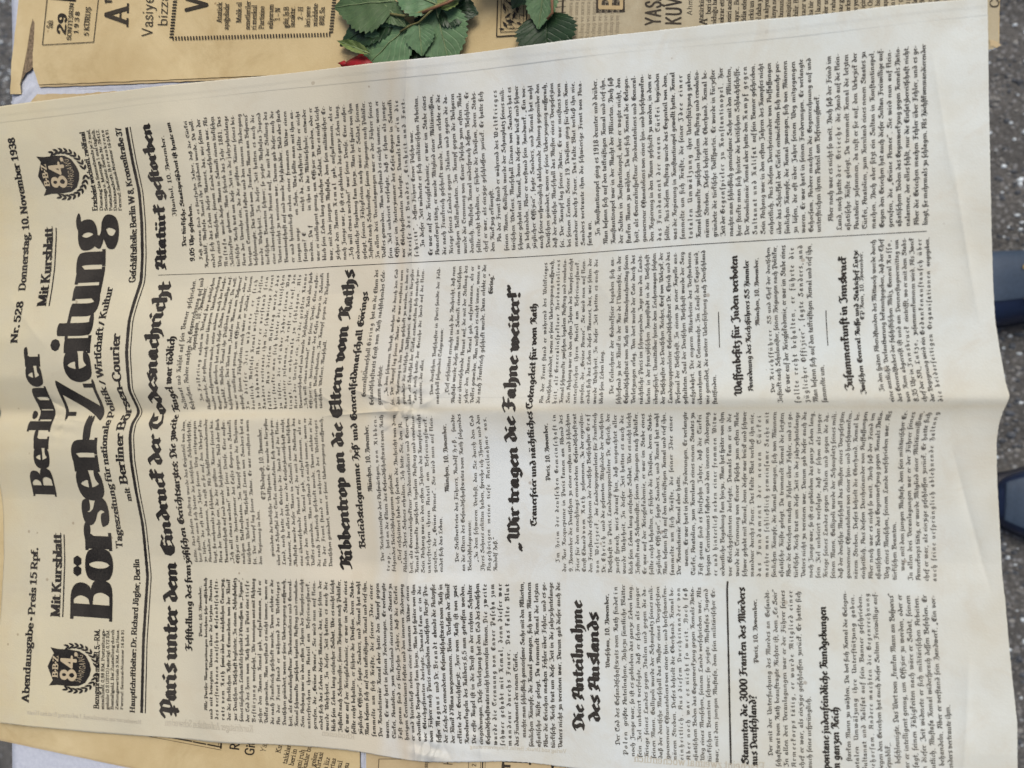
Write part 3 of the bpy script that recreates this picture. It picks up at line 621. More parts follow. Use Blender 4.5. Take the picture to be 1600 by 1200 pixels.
# ------------------------------------------------------------------ the printing
ART = """+Fast genau sind es fünfzehn Jahre, daß die Türkei
Republik, Mustafa Kemal ihr Präsident wurde. Da voll-
endet sich das Leben dieses Mannes, das, wie selten der
Weg eines Menschen, seinem Lande verschrieben war. Als
^Mustafa wurde dieser Mann in Saloniki einem türkischen
Zolldirektor geboren. Man schrieb das Jahr 1881. Das
türkische Reich trat um diese Zeit in die jahrzehntelange
Aera der Unruhe ein, die die größten Räume seines bis-
herigen Territoriums kostete und den inneren Niedergang
beschleunigte. Das Wort vom „kranken Mann am Bosporus“
wurde Wahrheit. In dieser Zeit hatten es auch die
türkischen Beamten schwer; so zeigte Mustafas Jugend
eine überraschende Armut auf, die mit der Stellung des
Vaters nicht zu vereinen war. Darum gab dieser auch die
Beamtenschaft auf und wurde Holzhändler. Bald aber starb
er und hinterließ neben einer frommen Witwe einen
jungen unge      en Sohn. Was sollte man mit ihm an-
fangen? E        nicht da. Schafhirte sollte er nicht
werden. Da f       in ihn in die Militärschule; entweder
war er intelligent genug, um Offizier zu werden, oder er
blieb sein Leben lang einfacher Soldat. Wie es nicht leicht
war, mit dem jungen Mustafa, dem sein militärischer Er-
zieher den Namen ^Kemal gab, auszukommen, als er
noch Junge war, so ist es geblieben das ganze Leben lang.
„Ich will etwas werden!“ war seine Devise. Eine außer-
ordentliche Begabung kam hinzu. Man hat später von ihm
gesagt, seinen Fähigkeiten nach wäre er Soldat, seinem
Instinkt nach Schulmeister, seinen Neigungen nach Politiker.
In allen drei Veranlagungen war er der Führer seines
Volkes geworden. Man verstand es nicht immer, wenn er
sein Ziel unbeirrt verfolgte, daß er schon als junger
Offizier im Hinterzimmer des Cafés Gogno in Saloniki
vor Gleichgesinnten darlegte. Damals kam er ^in ^die
^Kreise ^des ^Bundes „^Einheit ^und ^Fort-
^schritt“, dessen Führer Enver Pascha war.$
+In dieser Zeit widmete er sich militärischen Arbeiten.
Er war auf der Kriegsakademie, er war im Stabe eines
Armeekorps tätig, er wurde Mitglied einer Militärmission,
die nach Frankreich geschickt wurde. Dann erlebte er die
Kriege seines Landes gegen Italien und gegen die da-
maligen Balkanstaaten. Im Kampf gegen die Bulgaren
wurde die Trennung von Enver Pascha zum ersten Male
deutlich. Mustafa Kemal widersprach dessen Befehlen. Er
sollte recht behalten, er führte die Division, deren Stabs-
chef er war, als einzige geschlossen zurück. Er hatte sich
den Rückzug erkämpft.$
+An der Front stand er während des ^Weltkrieges
seinen Mann. Gallipoli wurde der Schauplatz seines mili-
tärischen Wirkens. Marschall Liman von Sanders hat es
schwer gehabt mit Kemal, denn dieser war brüsk und schwer
zu behandeln. Aber er verstand sein Handwerk. „Ein vor-
züglicher Offizier“, sagte Sanders, und Kemal hat wohl
auch seine ursprünglich ablehnende Haltung gegenüber den
Deutschen geändert, wenn er seine Ueberzeugung aussprach,
daß der deutsche Marschall das Muster eines Vorgesetzten
sei. Der Kampf lag seiner Natur. Er war meistens vorn
bei seinen Leuten. Seine 19. Division ging für ihren Kom-
mandeur durchs Feuer. Das kalte Blut verließ ihn nie.
Sanders vertraute ihm die schwierige Front von Ana-
farta an.$
+In Konstantinopel ging es 1918 drunter und drüber.
Man besann sich auf den tatkräftigen Kemal und rief ihn.
Konstantinopel war in der Macht der Alliierten. Noch saß
der Sultan in Konstantinopel, aber er wagte nicht, den
starken Mann zu wählen. Da bot sich Kemal die Gelegen-
heit, als Generalinspekteur Nordanatoliens und General-
gouverneur Ostanatoliens von einer hin- und herschwanken-
den Regierung in den Raum geschickt zu werden, in dem er
^das ^Fundament ^der ^neuen ^Türkei begründen
sollte. Aus diesem Auftrag wurde das Gegenteil von dem,
was die Regierung in Konstantinopel gewollt hatte. Kemal
sammelte um sich Kräfte, die seiner ^Idee ^einer
^totalen ^Umwälzung ihre Unterstützung gaben.
Kemal schwankte zwischen legalem Auftrag und revolutio-
närem Streben. Dieses behielt die Oberhand. Kemal be-
gründete die türkische Volkspartei. Er wurde in kürzester
Zeit der ^Gegenspieler ^zu ^Konstantinopel. Hier
machte man schließlich gemeinsame Sache mit den Alliierten,
hier steckte man sich hinter die britischen Schlachtschiffe.
Der Revolutionär Kemal aber hatte den ^Kampf ^gegen
^Sultanat ^und ^Kalifat auf sein Banner geschrieben.
Sein Anhang war in den ersten Jahren des Kampfes nicht
einheitlich. Aus diesem Durcheinander von Auffassungen
über das Schicksal der Türkei entwickelten sich manche per-
sönlichen Kämpfe, die Kemal zwangen, sich von Männern
zu lösen, die oft über Jahre seinen Weg mitgegangen
waren. Er war hart in seinen Forderungen. Er verlangte
Gehorsam. Andere machten die Gegenrechnung auf und
unterstrichen ihren Anteil am Befreiungswerk.$
+Aber noch war es nicht so weit. Noch saß der Feind im
Land, noch hatte ^der ^Grieche die Hand auf die klein-
asiatische Küste gelegt. Da trommelt Kemal die letzten
Anatolier zusammen, da ruft er sie auf, den Urbezirk der
Türkei, Anatolien, zum Kernland eines neuen Staates zu
machen. Noch aber sitzt ein Sultan in Konstantinopel.
Gegen den Griechen hat auch dieser Sultan Freiwillige auf-
gerufen, die „Grüne Armee“. Sie wird nun auf klein-
asiatischem Boden das Gegenwerkzeug gegen Kemals Natio-
nalarmee, der alles fehlt, nur die Einsatzbereitschaft nicht.
Aber die Griechen machen Fehler über Fehler, und es ge-
lingt, sie mehrmals zu schlagen. Als Höchstkommandierender""".split('\n')
POOL = [l.strip('+$').replace('^', '') for l in ART if len(l) > 44 and '  ' not in l and not any(c.isdigit() for c in l) and 'Konstant' not in l]
_pi = [11]
def pool(k=1):
    _pi[0] = (_pi[0]+7) % len(POOL); return POOL[_pi[0]]
COL = {'A': (1165, 909), 'B': (893, 647), 'C': (630, 410), 'D': (390, 137)}
def body(col, lines, anchors, parent=news, font=F_BODY, xr=.42, label=None):
    """lines justified in a column; anchors {line index: image column of its base line at the line's start}"""
    a0, a1 = COL[col]; ink = Ink(); ks = sorted(anchors)
    vs = np.interp(range(len(lines)), ks, [v_at(a0, anchors[k]) for k in ks])
    ka_all = abs(a1-a0)
    for i, (v, t) in enumerate(zip(vs, lines)):
        if not t: continue
        pitch = (vs[min(i+1, len(vs)-1)]-vs[max(i-1, 0)])/max(1, (min(i+1, len(vs)-1)-max(i-1, 0))) if len(vs) > 1 else 11
        pitch = min(pitch, 14.0); xh = pitch*xr; ka = ka_all/33.0
        ind = 14 if t[0] == '+' else 0; end = t.endswith('$'); t = t.strip('+$'); right = t[0] == '>'; t = longs(t.strip('>'))
        wob = RNG.uniform(-.12, .12)
        if right: ink.line(F_BODYB if RNG.random() < .6 else font, t, a0, a1+16, v+wob, xh, 'r', ka=ka*1.0)
        elif end: ink.line(font, t, a0-ind, a1, v+wob, xh, 'l', ka=ka)
        else: ink.line(font, t, a0-ind, a1, v+wob, xh, 'j', ka=ka)
    return ink.build("text_column", M_INKB, parent, page, label=label)
def pat(p, first=()):
    """line list for a column from a pattern: + indent, . full, _ spaced out, $ short"""
    out = []; first = list(first)
    for i, c in enumerate(p):
        if i < len(first) and first[i]: out.append(first[i]); continue
        t = pool()
        if c == '_': t = ' '.join('^'+x for x in t[:44].rsplit(' ', 1)[0].split(' '))
        if c == '$': t = t[:random.choice((22, 30, 36, 12))].rsplit(' ', 1)[0]+'.$'
        if c == '+': t = '+'+t
        out.append(t)
    return out
def head(items, name="headline", label=None):
    ink = Ink()
    for (font, text, y0, y1, px, pyref, xh) in items:
        v = v_at(s_at(px, pyref), px)
        k0 = len(ink.V); ink.line(font, text, y0, y1, v, xh, 'f')
        ss = np.linspace(40, 1225, 1200); yy = row_y(ss, np.full(1200, float(v)))
        for i in range(k0, len(ink.V)): ink.V[i][:, 0] = np.interp(ink.V[i][:, 0], yy, ss)      # even spacing across the gutters
    return ink.build(name, M_INK, news, page, label=label)

# column D
body('D', ART, {0:317, 1:326, 20:510, 35:664, 36:676, 59:925, 60:938, 71:1070, 88:1283, 89:1302, 100:1450})
head([(F_HEAD, "Atatürk geſtorben", 421, 193, 260, 400, 12)])
head([(F_BODY, "Iſtanbul, 10. November.", 338, 212, 275, 330, 4.4), (F_BODYB, "Der türkiſche Staatspräſident iſt heute um", 385, 191, 291, 384, 4.6), (F_BODYB, "9.05 Uhr geſtorben.", 408, 319, 304, 406, 4.6)], "sub_headline")
# headlines across A-C
head([(F_HEAD, "Paris unter dem Eindruck der Todesnachricht", 1121, 443, 277, 1000, 14.5)])
head([(F_SUB, "Feſtſtellung des franzöſiſchen Gerichtsarztes: Die zweite Kugel war tödlich", 1017, 525, 300, 1010, 7.6)], "sub_headline")
head([(F_HEAD, "Ribbentrop an die Eltern vom Raths", 890, 424, 551, 876, 13)])
head([(F_SUB, "Beileidstelegramme Heß’ und Generalfeldmarſchall Görings".replace('’', "'"), 857, 457, 571, 850, 7)], "sub_headline")
head([(F_HEAD, "„Wir tragen die Fahne weiter!“", 860, 444, 812, 820, 13)])
head([(F_SUB, "Trauerfeier und nächtliches Totengeleit für vom Rath", 822, 474, 839, 815, 7)], "sub_headline")
head([(F_HEAD, "Die Anteilnahme", 1142, 940, 913, 1130, 12.5), (F_HEAD, "des Auslands", 1127, 960, 938, 1120, 12.5)])
head([(F_SUB, "Stammten die 3000 Franken des Mörders", 1195, 919, 1170, 1185, 8), (F_SUB, "aus Deutſchland?", 1197, 1087, 1184, 1190, 8)])
head([(F_SUB, "Spontane judenfeindliche Kundgebungen", 1212, 948, 1297, 1200, 8.2), (F_SUB, "im ganzen Reich", 1208, 1105, 1313, 1200, 8.2)])
head([(F_SUB, "Waffenbeſitz für Juden verboten", 618, 399, 1160, 612, 8.6), (F_BODYB, "Anordnung des Reichsführers SS Himmler", 611, 407, 1177, 606, 5.6)])
head([(F_SUB, "Zuſammenkunft in Innsbruck", 610, 401, 1333, 602, 8.8), (F_BODYB, "Zwiſchen General Ruſſo und Stabschef Lutze", 616, 391, 1353, 610, 5.6)])
# column A
body('A', [">Paris, 10. November."], {0: 315})
body('A', pat("+._............................" + "." * 13 + "_____$+....."[:0] + "____$+.....",
     ["+Alle Pariser Morgenzeitungen berichten sehr ausführlich", "und mit bewegten Worten über die letzten Stunden", "^des ^verstorbenen ^deutschen ^Gesandtschafts-",
      "^rats ^vom ^Rath sowie über den nächtlichen Trauerzug,", "der die sterblichen Reste des Ermordeten von der Klinik", "zur Deutschen Botschaft begleitete. In einem Schlußabsatz", "seines täglichen Leitartikels schreibt d'Ormesson im „Figaro“,", "der Tod des Herrn vom Rath habe in Paris eine ^tiefe", "^Bestürzung verursacht. „Wir verneigen uns mit Achtung"]+[None]*27+["vom Führer nach Paris entsandten deutschen Aerzte Pro-", "fessor ^Magnus und Dr. ^Brandt abends die Autopsie", "der Leiche des ermordeten Gesandtschaftsrats vom Rath in", "der Klinik d'Alma vorgenommen. Beim Verlassen der Klinik", "erklärte der Gerichtsarzt: „Herr vom Rath ist von zwei", "Revolverkugeln des Kalibers 6,5 mm getroffen worden.", "Die erste Kugel ist in die Brust an der rechten Schulter", "eingedrungen. Diese Verletzung hat den Tod des deutschen", "Gesandtschaftsrates nicht hervorrufen können. ^Die ^zweite"]),
     {0:324, 10:419, 20:514, 30:619, 36:677, 37:689, 44:766, 54:879}, font=F_BODYB)
body('A', [">Warschau, 10. November."], {0: 955}, font=F_BODYB)
body('A', pat("+........__....", ["+Der Tod des Gesandtschaftsrats vom Rath findet ^in", "^Polen größte Anteilnahme. Nahezu sämtliche Blätter"]), {0:969, 1:981, 14:1123})
body('A', [">Paris, 10. November."], {0: 1188}, font=F_BODYB)
body('A', pat("+.._.$", ["+Der mit der Untersuchung des Mordes an Gesandt-", "schaftsrat vom Rath beauftragte Richter ist, dem „Ce Soir“"]), {0:1208, 5:1269})
body('A', pat("+.._.$+.....$"), {0:1331, 5:1393, 6:1408, 12:1490})
# column B
body('B', pat("............$"), {0:309, 12:410})
body('B', [">EP Budapest, 10. November."], {0: 420})
body('B', pat("+.........."), {0:429, 10:519})
body('B', [">München, 10. November."], {0: 588})
body('B', pat("+.$+......$", ["+Der Reichsminister des Auswärtigen, ^von ^Ribben-", "^trop, hat an die Eltern des Gesandtschaftsrats vom Rath", "folgendes Beileidstelegramm gesandt:$", "+„Tief erschüttert habe ich soeben die Nachricht von dem", "Ableben Ihres Sohnes erhalten. Ich bitte Sie, den Aus-"]), {0:600, 6:654, 10:692})
body('B', [">München, 10. November."], {0: 703})
body('B', pat("+.$+..$", ["+Der Stellvertreter des Führers, Rudolf ^Heß, sandte", "an die Eltern des Gesandtschaftsrates vom Rath folgendes", "Beileidstelegramm:$", "+„Zu dem schweren Verlust, den Sie durch den Tod", "Ihres Sohnes erlitten haben, spreche ich Ihnen und den", "Angehörigen meine tiefe Anteilnahme aus.", "Rudolf Heß.“$"]), {0:717, 6:777})
body('B', [">Paris, 10. November."], {0: 861})
body('B', pat("_................." + "$+..._....._" + "_................$+...__."[:25], ["+^Im ^Heim ^der ^deutschen ^Gemeinschaft ^in", "der Rue Rocquepinne in Paris kamen am Abend des", "9. November die Deutschen zu einer ernsten und schlichten", "Feier für den meuchlings ermordeten Gesandtschaftsrat", "Ernst Eduard ^vom ^Rath zusammen. Zu der ergreifen-", "den Feierstunde erschienen der deutsche Botschafter ^Graf",
     "^von ^Welczeck, der Landesgruppenleiter für Frankreich", "Dr. ^Ehrich und die gesamten Mitglieder der deutschen", "Botschaft in Paris. Landesgruppenleiter Dr. Ehrich, der", "zuerst sprach, wies darauf hin, daß ungeachtet aller"])[:53],
     {0:874.5, 8:956.5, 18:1064, 28:1178, 38:1293, 45:1376, 46:1389, 52:1464})
# column C
body('C', pat("..", ["", ""]) , {0:294, 1:305})
body('C', [">Kopenhagen, 10. November."], {0: 312})
body('C', pat("+.......__________.....$"[:22]+"$", ["+Im ^Folketing nahm im Verlauf der politischen", "Aussprache, die gestern nach einer längeren Unterbrechung", "wieder aufgenommen wurde, unter anderen auch der konser-"]), {0:321, 1:329.5, 22:504})
body('C', ["+Generalfeldmarschall ^Göring hat an die Eltern des", "Gesandtschaftsrats Ernst vom Rath nachstehendes Tele-", "gramm gerichtet:$"], {0:573, 2:596})
body('C', pat("+.....$", ["+„Zu dem schweren Verlust, welcher Sie durch den Tod"]), {0:607, 6:660})
body('C', ["+Dem deutschen Botschafter in Paris sandte der Feld-", "marschall folgendes Telegramm:$"], {0:677, 1:686})
body('C', pat("+.....", ["+„Tief erschüttert erreicht mich die Nachricht, daß nun"])+[">Göring.“"], {0:701, 5:750, 6:762})
body('C', pat(".._......$"), {0:848.5, 9:942})
body('C', pat("+.............$", """+Die Teilnehmer der Gedenkfeier begaben sich an-
schließend zu der Klinik in der Rue de l'Université, in der
Gesandtschaftsrat vom Rath am Mittwochnachmittag seinen
Verletzungen erlag. Von dort wurde der Tote durch das
nächtliche Paris im schweigenden Zuge von den Lands-
leuten in der französischen Hauptstadt in die Botschaft
übergeführt. Unmittelbar hinter dem Leichenwagen folgten
der Botschafter des Deutschen Reiches, Graf von Welczek, der
Landesgruppenleiter Gesandtschaftsrat Dr. Ehrich und das
Personal der Botschaft. In einem zu einer Kapelle aus-
gestalteten Saal der Deutschen Botschaft wurde der Sarg
aufgebahrt. Die engeren Mitarbeiter des Verstorbenen
übernahmen die Totenwache. Im Laufe des Tages wird,
wie gemeldet, die weitere Ueberführung nach Deutschland
stattfinden.$""".split(chr(10))), {0:958, 14:1120})
body('C', [">München, 10. November."], {0: 1193})
body('C', pat("+.+__.$", ["+Der ^Reichsführer SS und Chef der deutschen"]), {0:1212, 1:1223, 6:1293})
body('C', [">EP Rom, 10. November."], {0: 1364})
body('C', pat("+......_", ["+In den späten Abendstunden des Mittwoch wurde durch", "eine amtliche Verlautbarung bekanntgegeben, daß der Chef",
     "des Generalstabes der faschistischen Miliz, General ^Russo,", "von Rom abgereist ist und am Donnerstagvormittag um", "8.35 Uhr in ^Innsbruck eintrifft, wo er mit dem Stabs-", "chef der SA., ^Lutze, zusammenkommen wird. Als Zweck", "der Begegnung wird ein ^Gedankenaustausch ^über", "^die ^beiderseitigen ^Organisationen angegeben."]), {0:1385, 1:1398, 7:1474})

# ------------------------------------------------------------------ head of the page
head([(F_FAT, "Berliner", 775, 548, 87, 768, 25)], "title_word")
head([(F_FAT, "Börsen-Zeitung", 970, 343, 175, 955, 42)], "title_word")
head([(F_BOLD, "Abendausgabe ° Preis 15 Rpf.", 1098, 857, 45, 1090, 6.9)], "title_line")
head([(F_BOLD, "Nr. 528", 536, 471, 27, 528, 7.0), (F_BOLD, "Donnerstag, 10. November 1938", 454, 215, 40, 446, 7.0)], "title_line")
for (y0, y1, px, pr) in ((964, 835, 94, 950), (478, 356, 73, 470)):
    o = head([(F_FAT, "Mit Kursblatt", y0, y1, px, pr, 9.3)], "title_line")
head([(F_BOLD, "Tageszeitung für nationale Politik / Wirtschaft / Kultur".replace('schaft', 'ſchaft'), 857, 449, 191, 850, 7.2)], "title_line")
head([(F_BOLD, "mit", 783, 763, 205, 778, 6.2), (F_BOLD, "Berliner Börsen-Courier", 757, 522, 199, 752, 9.0)], "title_line")
head([(F_BOLD, "Hauptſchriftleiter: Dr. Richard Jügler, Berlin", 1114, 874, 210.5, 1105, 6.4)], "title_line")
head([(F_BOLD, "Geſchäftsſtelle: Berlin W 8, Kronenſtraße 37", 441, 199, 212, 430, 6.4)], "title_line")
def small(items):
    ink = Ink()
    for f, t, y0, y1, px, pr, xh in items:
        v = v_at(s_at(px, pr), px); ink.line(f, t, s_at(v, y0), s_at(v, y1), v, xh, 'f')
    return ink.build("price_notice", M_INK, news, page)
small([(F_BOLD, "Bezugspreis: monatl. 5.—RM.", 1108, 984, 154.5, 1100, 5.2)]+[(F_SMALL, t, 1109, 984, 162.5+7.4*i, 1100, 3.2) for i, t in enumerate(
    ["einschließl. 0,98 RM. Postzeitungs-", "gebühr (3 $ USTO.) auszügl. 0,72 RM.".replace('$', 'S'), "Bestellgeld. Bei Zustellung durch", "Zeitungsvertrieb 5 RM. frei Haus.", "Fernruf: Sammel-Nummer 16 54 91"])])
small([(F_BOLD, "Erscheint wöchentl. zwölfmal", 329, 206, 152, 325, 5.2)]+[(F_SMALL, t, 329, 202, 160.5+7.3*i, 325, 3.2) for i, t in enumerate(
    ["Dienstag bis Sonnabends je 2 mal,", "Sonntags u. Montags 1 mal täglich.", "Postscheck-Konto: Berlin Nr. 26412.", "Drahtanschrift: ^Börsenkrone", "Fernruf: Sammel-Nummer 16 54 91"])])
def rule(name, pts, wdt, mat=M_INK, layer=0, step=7, broken=0):
    """printed rule along (s,v) points with width in sheet px"""
    ink = Ink()
    for (s0, v0), (s1, v1) in zip(pts[:-1], pts[1:]):
        L = math.hypot(s1-s0, v1-v0); n = max(1, int(L/step)); nx, ny = -(v1-v0)/L*wdt/2, (s1-s0)/L*wdt/2
        for k in range(n):
            if broken and RNG.random() < broken: continue
            a, b = k/n, (k+1)/n; p = (s0+(s1-s0)*a, v0+(v1-v0)*a); q = (s0+(s1-s0)*b, v0+(v1-v0)*b)
            j = RNG.uniform(.9, 1.1)
            ink.poly([(p[0]+nx*j, p[1]+ny*j), (q[0]+nx*j, q[1]+ny*j), (q[0]-nx*j, q[1]-ny*j), (p[0]-nx*j, p[1]-ny*j)], layer)
    return ink.build(name, mat, news, page)
vr = 216.5
rule("title_rule", [(s_at(vr, 1114), vr), (s_at(vr, 199), vr)], 4.6, step=4)
rule("title_rule", [(s_at(vr, 1114), vr+5.8), (s_at(vr, 199), vr+5.8)], 1.5, step=4)
for (y0, y1, px, pr) in ((964, 835, 98.5, 950), (478, 356, 78, 470)):
    v = v_at(s_at(px, pr), px); rule("underline", [(s_at(v, y0), v), (s_at(v, y1), v)], 1.7, step=4)
rule("column_rule", [(402, 243), (402, 1458)], .9)
v = v_at(1165, 1142); rule("column_rule", [(1168, v), (900, v)], 2.8)
v = v_at(s_at(1124, 530), 1124); rule("column_rule", [(s_at(v, 543), v), (s_at(v, 487), v)], 1.3)
v = v_at(s_at(1293, 530), 1293); rule("column_rule", [(s_at(v, 540), v), (s_at(v, 485), v)], 1.3)

def emblem(ycen, label):
    """black shield with the numeral, in a laurel wreath; local frame x along the reading direction, y up"""
    vc = 104.0
    sc = s_at(vc, ycen)
    KU = 1.17
    def m(x, y): return (sc-x*KU, vc-y)
    ink = Ink()
    sh = [(-31, 33), (-22, 28), (-11, 32), (0, 36), (11, 32), (22, 28), (31, 33), (29, 22), (29.5, 6), (28, -8), (22, -17), (10, -23), (0, -25), (-10, -23), (-22, -17), (-28, -8), (-29.5, 6), (-29, 22)]
    ctr = (0, 3)
    for p, q in zip(sh, sh[1:]+sh[:1]): ink.poly([m(*ctr), m(*p), m(*q)], 0)
    root = ink.build("emblem", M_INK, news, page, label=label)
    wi = Ink()
    for sgn in (-1, 1):
        for k in range(9):
            a = math.radians(-84+k*12.5); rx, ry = 36.5, 32.5
            cx, cy = sgn*rx*math.cos(a), ry*math.sin(a)-2
            for off, ln in ((.62, 10.5), (-.45, 8.5)):
                th = math.atan2(math.cos(a)*ry, -sgn*math.sin(a)*rx)+sgn*off
                ux, uy = math.cos(th), math.sin(th); px_, py_ = -uy, ux
                pts = [(cx+ux*ln*t+px_*wd, cy+uy*ln*t+py_*wd) for t, wd in ((0, .3), (.3, 1.7), (.65, 1.6), (1, .1))]
                pts += [(cx+ux*ln*t-px_*wd, cy+uy*ln*t-py_*wd) for t, wd in ((.65, 1.6), (.3, 1.7), (0, .3))]
                wi.poly([m(*p) for p in pts], k*2+(off > 0)+1)
    wi.build("laurel_wreath", M_INK, root, page, .00030)
    li = Ink()
    li.line(F_BOLD, "B·B·Z", sc+20, sc-20, vc-21.5, 5.0, 'f')
    li.line(F_SANSB, "84.", sc+25, sc-29, vc+4, 14.5, 'f')
    li.line(F_SANS, "JAHRGANG", sc+26, sc-26, lambda a: vc+17-((a-sc)/26.)**2*6.5, 5.6, 'f')
    li.build("emblem_lettering", M_KNOCK, root, page, .00042)
emblem(1044, "black shield emblem beside the start of the title")
emblem(272, "black shield emblem beside the end of the title")
# show-through of the page behind, mirrored and turned
def ghost(text, x0, y, x1, xh, up=-1):
    ink = Ink(); v0, v1 = x0, x1; wl = [F_GHOST.glyph(c)[0] for c in text]; k = (v1-v0)/sum(wl); v = v1
    out = Ink()
    for c, wd in zip(text, wl):
        adv, Vg, Tg, Lg = F_GHOST.glyph(c)
        if len(Vg):
            vv = v-Vg[:, 0]*k; ss = s_at((v0+v1)/2, y)-Vg[:, 1]*xh
            out.V.append(np.stack([ss, vv], 1)); out.T.append(Tg+out.n); out.L.append(Lg); out.n += len(Vg)
        v -= wd*k
    out.build("show_through_lettering", M_GHOST, news, page)
ghost("Kurzfristiger Aufenthalt in Schweden", 249, 1139, 394, 6.5)
ghost("Rhodesien", 500, 1152, 551, 6.5)
ghost("Erscheint zweimal wöchentlich", 985, 1198, 1190, 9)
ghost("November nur am Sonnabend, Lieferung frei ins Haus", 42, 1124, 216, 3.8)
ghost("Verlag und Druck, Berlin, Hauptvertretung", 728, 1172, 880, 4.5)
from mathutils import Vector
# ------------------------------------------------------------------ sheets on the table
def poly_sheet(name, pts, z, thick, mat, parent, rough=0, seed=1, step=10, wav=.0006):
    """flat sheet from an outline (photo survey points), subdivided, gently waved, with thickness"""
    from mathutils.geometry import tessellate_polygon
    rr = random.Random(seed); out = []
    for (x0, y0), (x1, y1) in zip(pts, pts[1:]+pts[:1]):
        L = math.hypot(x1-x0, y1-y0); n = max(1, int(L/step))
        for k in range(n):
            t = k/n; jx = rr.uniform(-rough, rough) if k else 0; jy = rr.uniform(-rough, rough) if k else 0
            out.append((x0+(x1-x0)*t+jx, y0+(y1-y0)*t+jy))
    P = [W(x, y, z) for x, y in out]; n = len(P)
    area = sum(P[i][0]*P[(i+1) % n][1]-P[(i+1) % n][0]*P[i][1] for i in range(n))
    if area < 0: P = P[::-1]
    tr = tessellate_polygon([[Vector(p) for p in P]]); Fc = []
    for a, b, c in tr:
        A, B, D = P[a], P[b], P[c]
        if (B[0]-A[0])*(D[1]-A[1])-(B[1]-A[1])*(D[0]-A[0]) < 0: b, c = c, b
        Fc += [(a, b, c), (a+n, c+n, b+n)]
    for i in range(n): j = (i+1) % n; Fc.append((i, i+n, j+n, j))
    me = pymesh(name, P+[(p[0], p[1], p[2]-thick) for p in P], Fc)
    return link(name, me, mat, parent)
def flat_map(z):
    return lambda a, d, lift: world(a, d, z+lift)
class Frame:
    """print frame on a flat sheet: origin, direction of reading"""
    def __init__(s, z, ang=0): s.z = z; s.c, s.s = math.cos(ang), math.sin(ang)
def flat_text(ink, font, text, x, y, xh, ang=0, k=None, slant=0, x1=None):
    """reading direction: up in the photo turned clockwise by ang; letter tops to the left"""
    ux, uy = math.sin(ang), -math.cos(ang); nx, ny = -math.cos(ang), -math.sin(ang); a = 0; k = k or xh
    lay = 0
    for c in text:
        adv, V, T, L = font.glyph(c)
        if len(V):
            X = V[:, 0]*k+slant*V[:, 1]*k+a; Y = V[:, 1]*xh
            ink.V.append(np.stack([x+ux*X+nx*Y, y+uy*X+ny*Y], 1)); ink.T.append(T+ink.n); ink.L.append(L); ink.n += len(V)
        a += adv*k
    return a
def quad(ink, x0, y0, x1, y1, w_, layer=0):
    L = math.hypot(x1-x0, y1-y0); nx, ny = -(y1-y0)/L*w_/2, (x1-x0)/L*w_/2
    ink.poly([(x0+nx, y0+ny), (x1+nx, y1+ny), (x1-nx, y1-ny), (x0-nx, y0-ny)], layer)

M_BROWN = plain("crumbled_paper_fibre", (.19,.145,.095), .95, .1, .55, 420, 1.0)
# ---- yellow Turkish newspaper behind
ty = thing("newspaper", "yellowed Turkish newspaper with a torn left corner lying under the rose", "newspaper", W(800, 40, 0))
ZT = .0030
outl = [(42,-110),(36,-40),(29,0),(24,45),(18,95),(16,147),(33,147),(31,131),(36,108),(42,78),(47,45),(51,29),(54,36),(53,60),(51,84),(51,104),(60,132),
        (150,129),(400,118.5),(800,106),(1200,96),(1552,76),(1561,70),(1562,0),(1566,-110)]
poly_sheet("paper_sheet", outl, ZT, .0005, M_YEL, ty, .5, 3)
out2 = [(44,-110),(38,-40),(31,0),(27,40),(32,90),(30,134),(35,120),(41,90),(52,36),(55,60),(52,90),(52,108),(62,136),(150,133),(400,122.5),(800,110),(1200,100),(1556,74),(1560,0),(1563,-110)]
poly_sheet("paper_sheet", out2, ZT-.0007, .0009, M_YEL2, ty, .5, 5)
poly_sheet("torn_paper_edge", [(27,50),(52,28),(57,50),(54,84),(53,104),(44,112),(36,122),(30,130),(31,100)], ZT-.0003, .0003, M_BROWN, ty, 1.4, 9, 4)
poly_sheet("torn_paper_edge", [(1546,62),(1552,63),(1560,66),(1564,71),(1557,75),(1551,72),(1547,73)], ZT+.0008, .0002, M_YEL2, ty, 1.0, 10, 4)
poly_sheet("paper_sheet", [(862,-110),(864,0),(867,112),(1200,99),(1551,77),(1560,71),(1561,0),(1565,-110)], ZT+.0005, .0004, M_GREYT, ty, .4, 6)
ti = Ink()
FM = flat_map(ZT+.0003)
# date box
for x0, y0, x1, y1, w_ in ((66,70,146,65.5,1.0),(66,70,79,-60,1.0),(146,65.5,160,-60,1.0),(131,40,133,26,.8)): quad(ti, x0, y0, x1, y1, w_)
quad(ti, 98, 0, 104, -60, 40, 2)
flat_text(ti, F_TEXT, "Salı", 81.5, 44, 6.0, .08, 4.4); flat_text(ti, F_SANSB, "29", 102, 54, 9.0, .08, 18)
flat_text(ti, F_TEXT, "SONTEŞRIN", 110.5, 63, 4.4, .08, 5.9); flat_text(ti, F_TEXT, "1 9 3 8", 121.5, 53, 4.6, .08, 7.4); flat_text(ti, F_TEXT, "5 KURUŞ", 138, 56, 5.0, .08, 6.2)
flat_text(ti, Font('an', .24, .12, 0, round_nib=True), "ATATÜRK", 200, 40, 25, .03, 27)
flat_text(ti, F_SANS, "Vasiyetname", 238, 58, 11.5, .03, 12.5); flat_text(ti, F_SANS, "bizzat", 261, 41, 9.8, .03, 13)
for k in range(54):                                             # hatched frame
    quad(ti, 270+k*4.62, 57-k*.115, 270.4+k*4.62, 63-k*.115, 2.2)
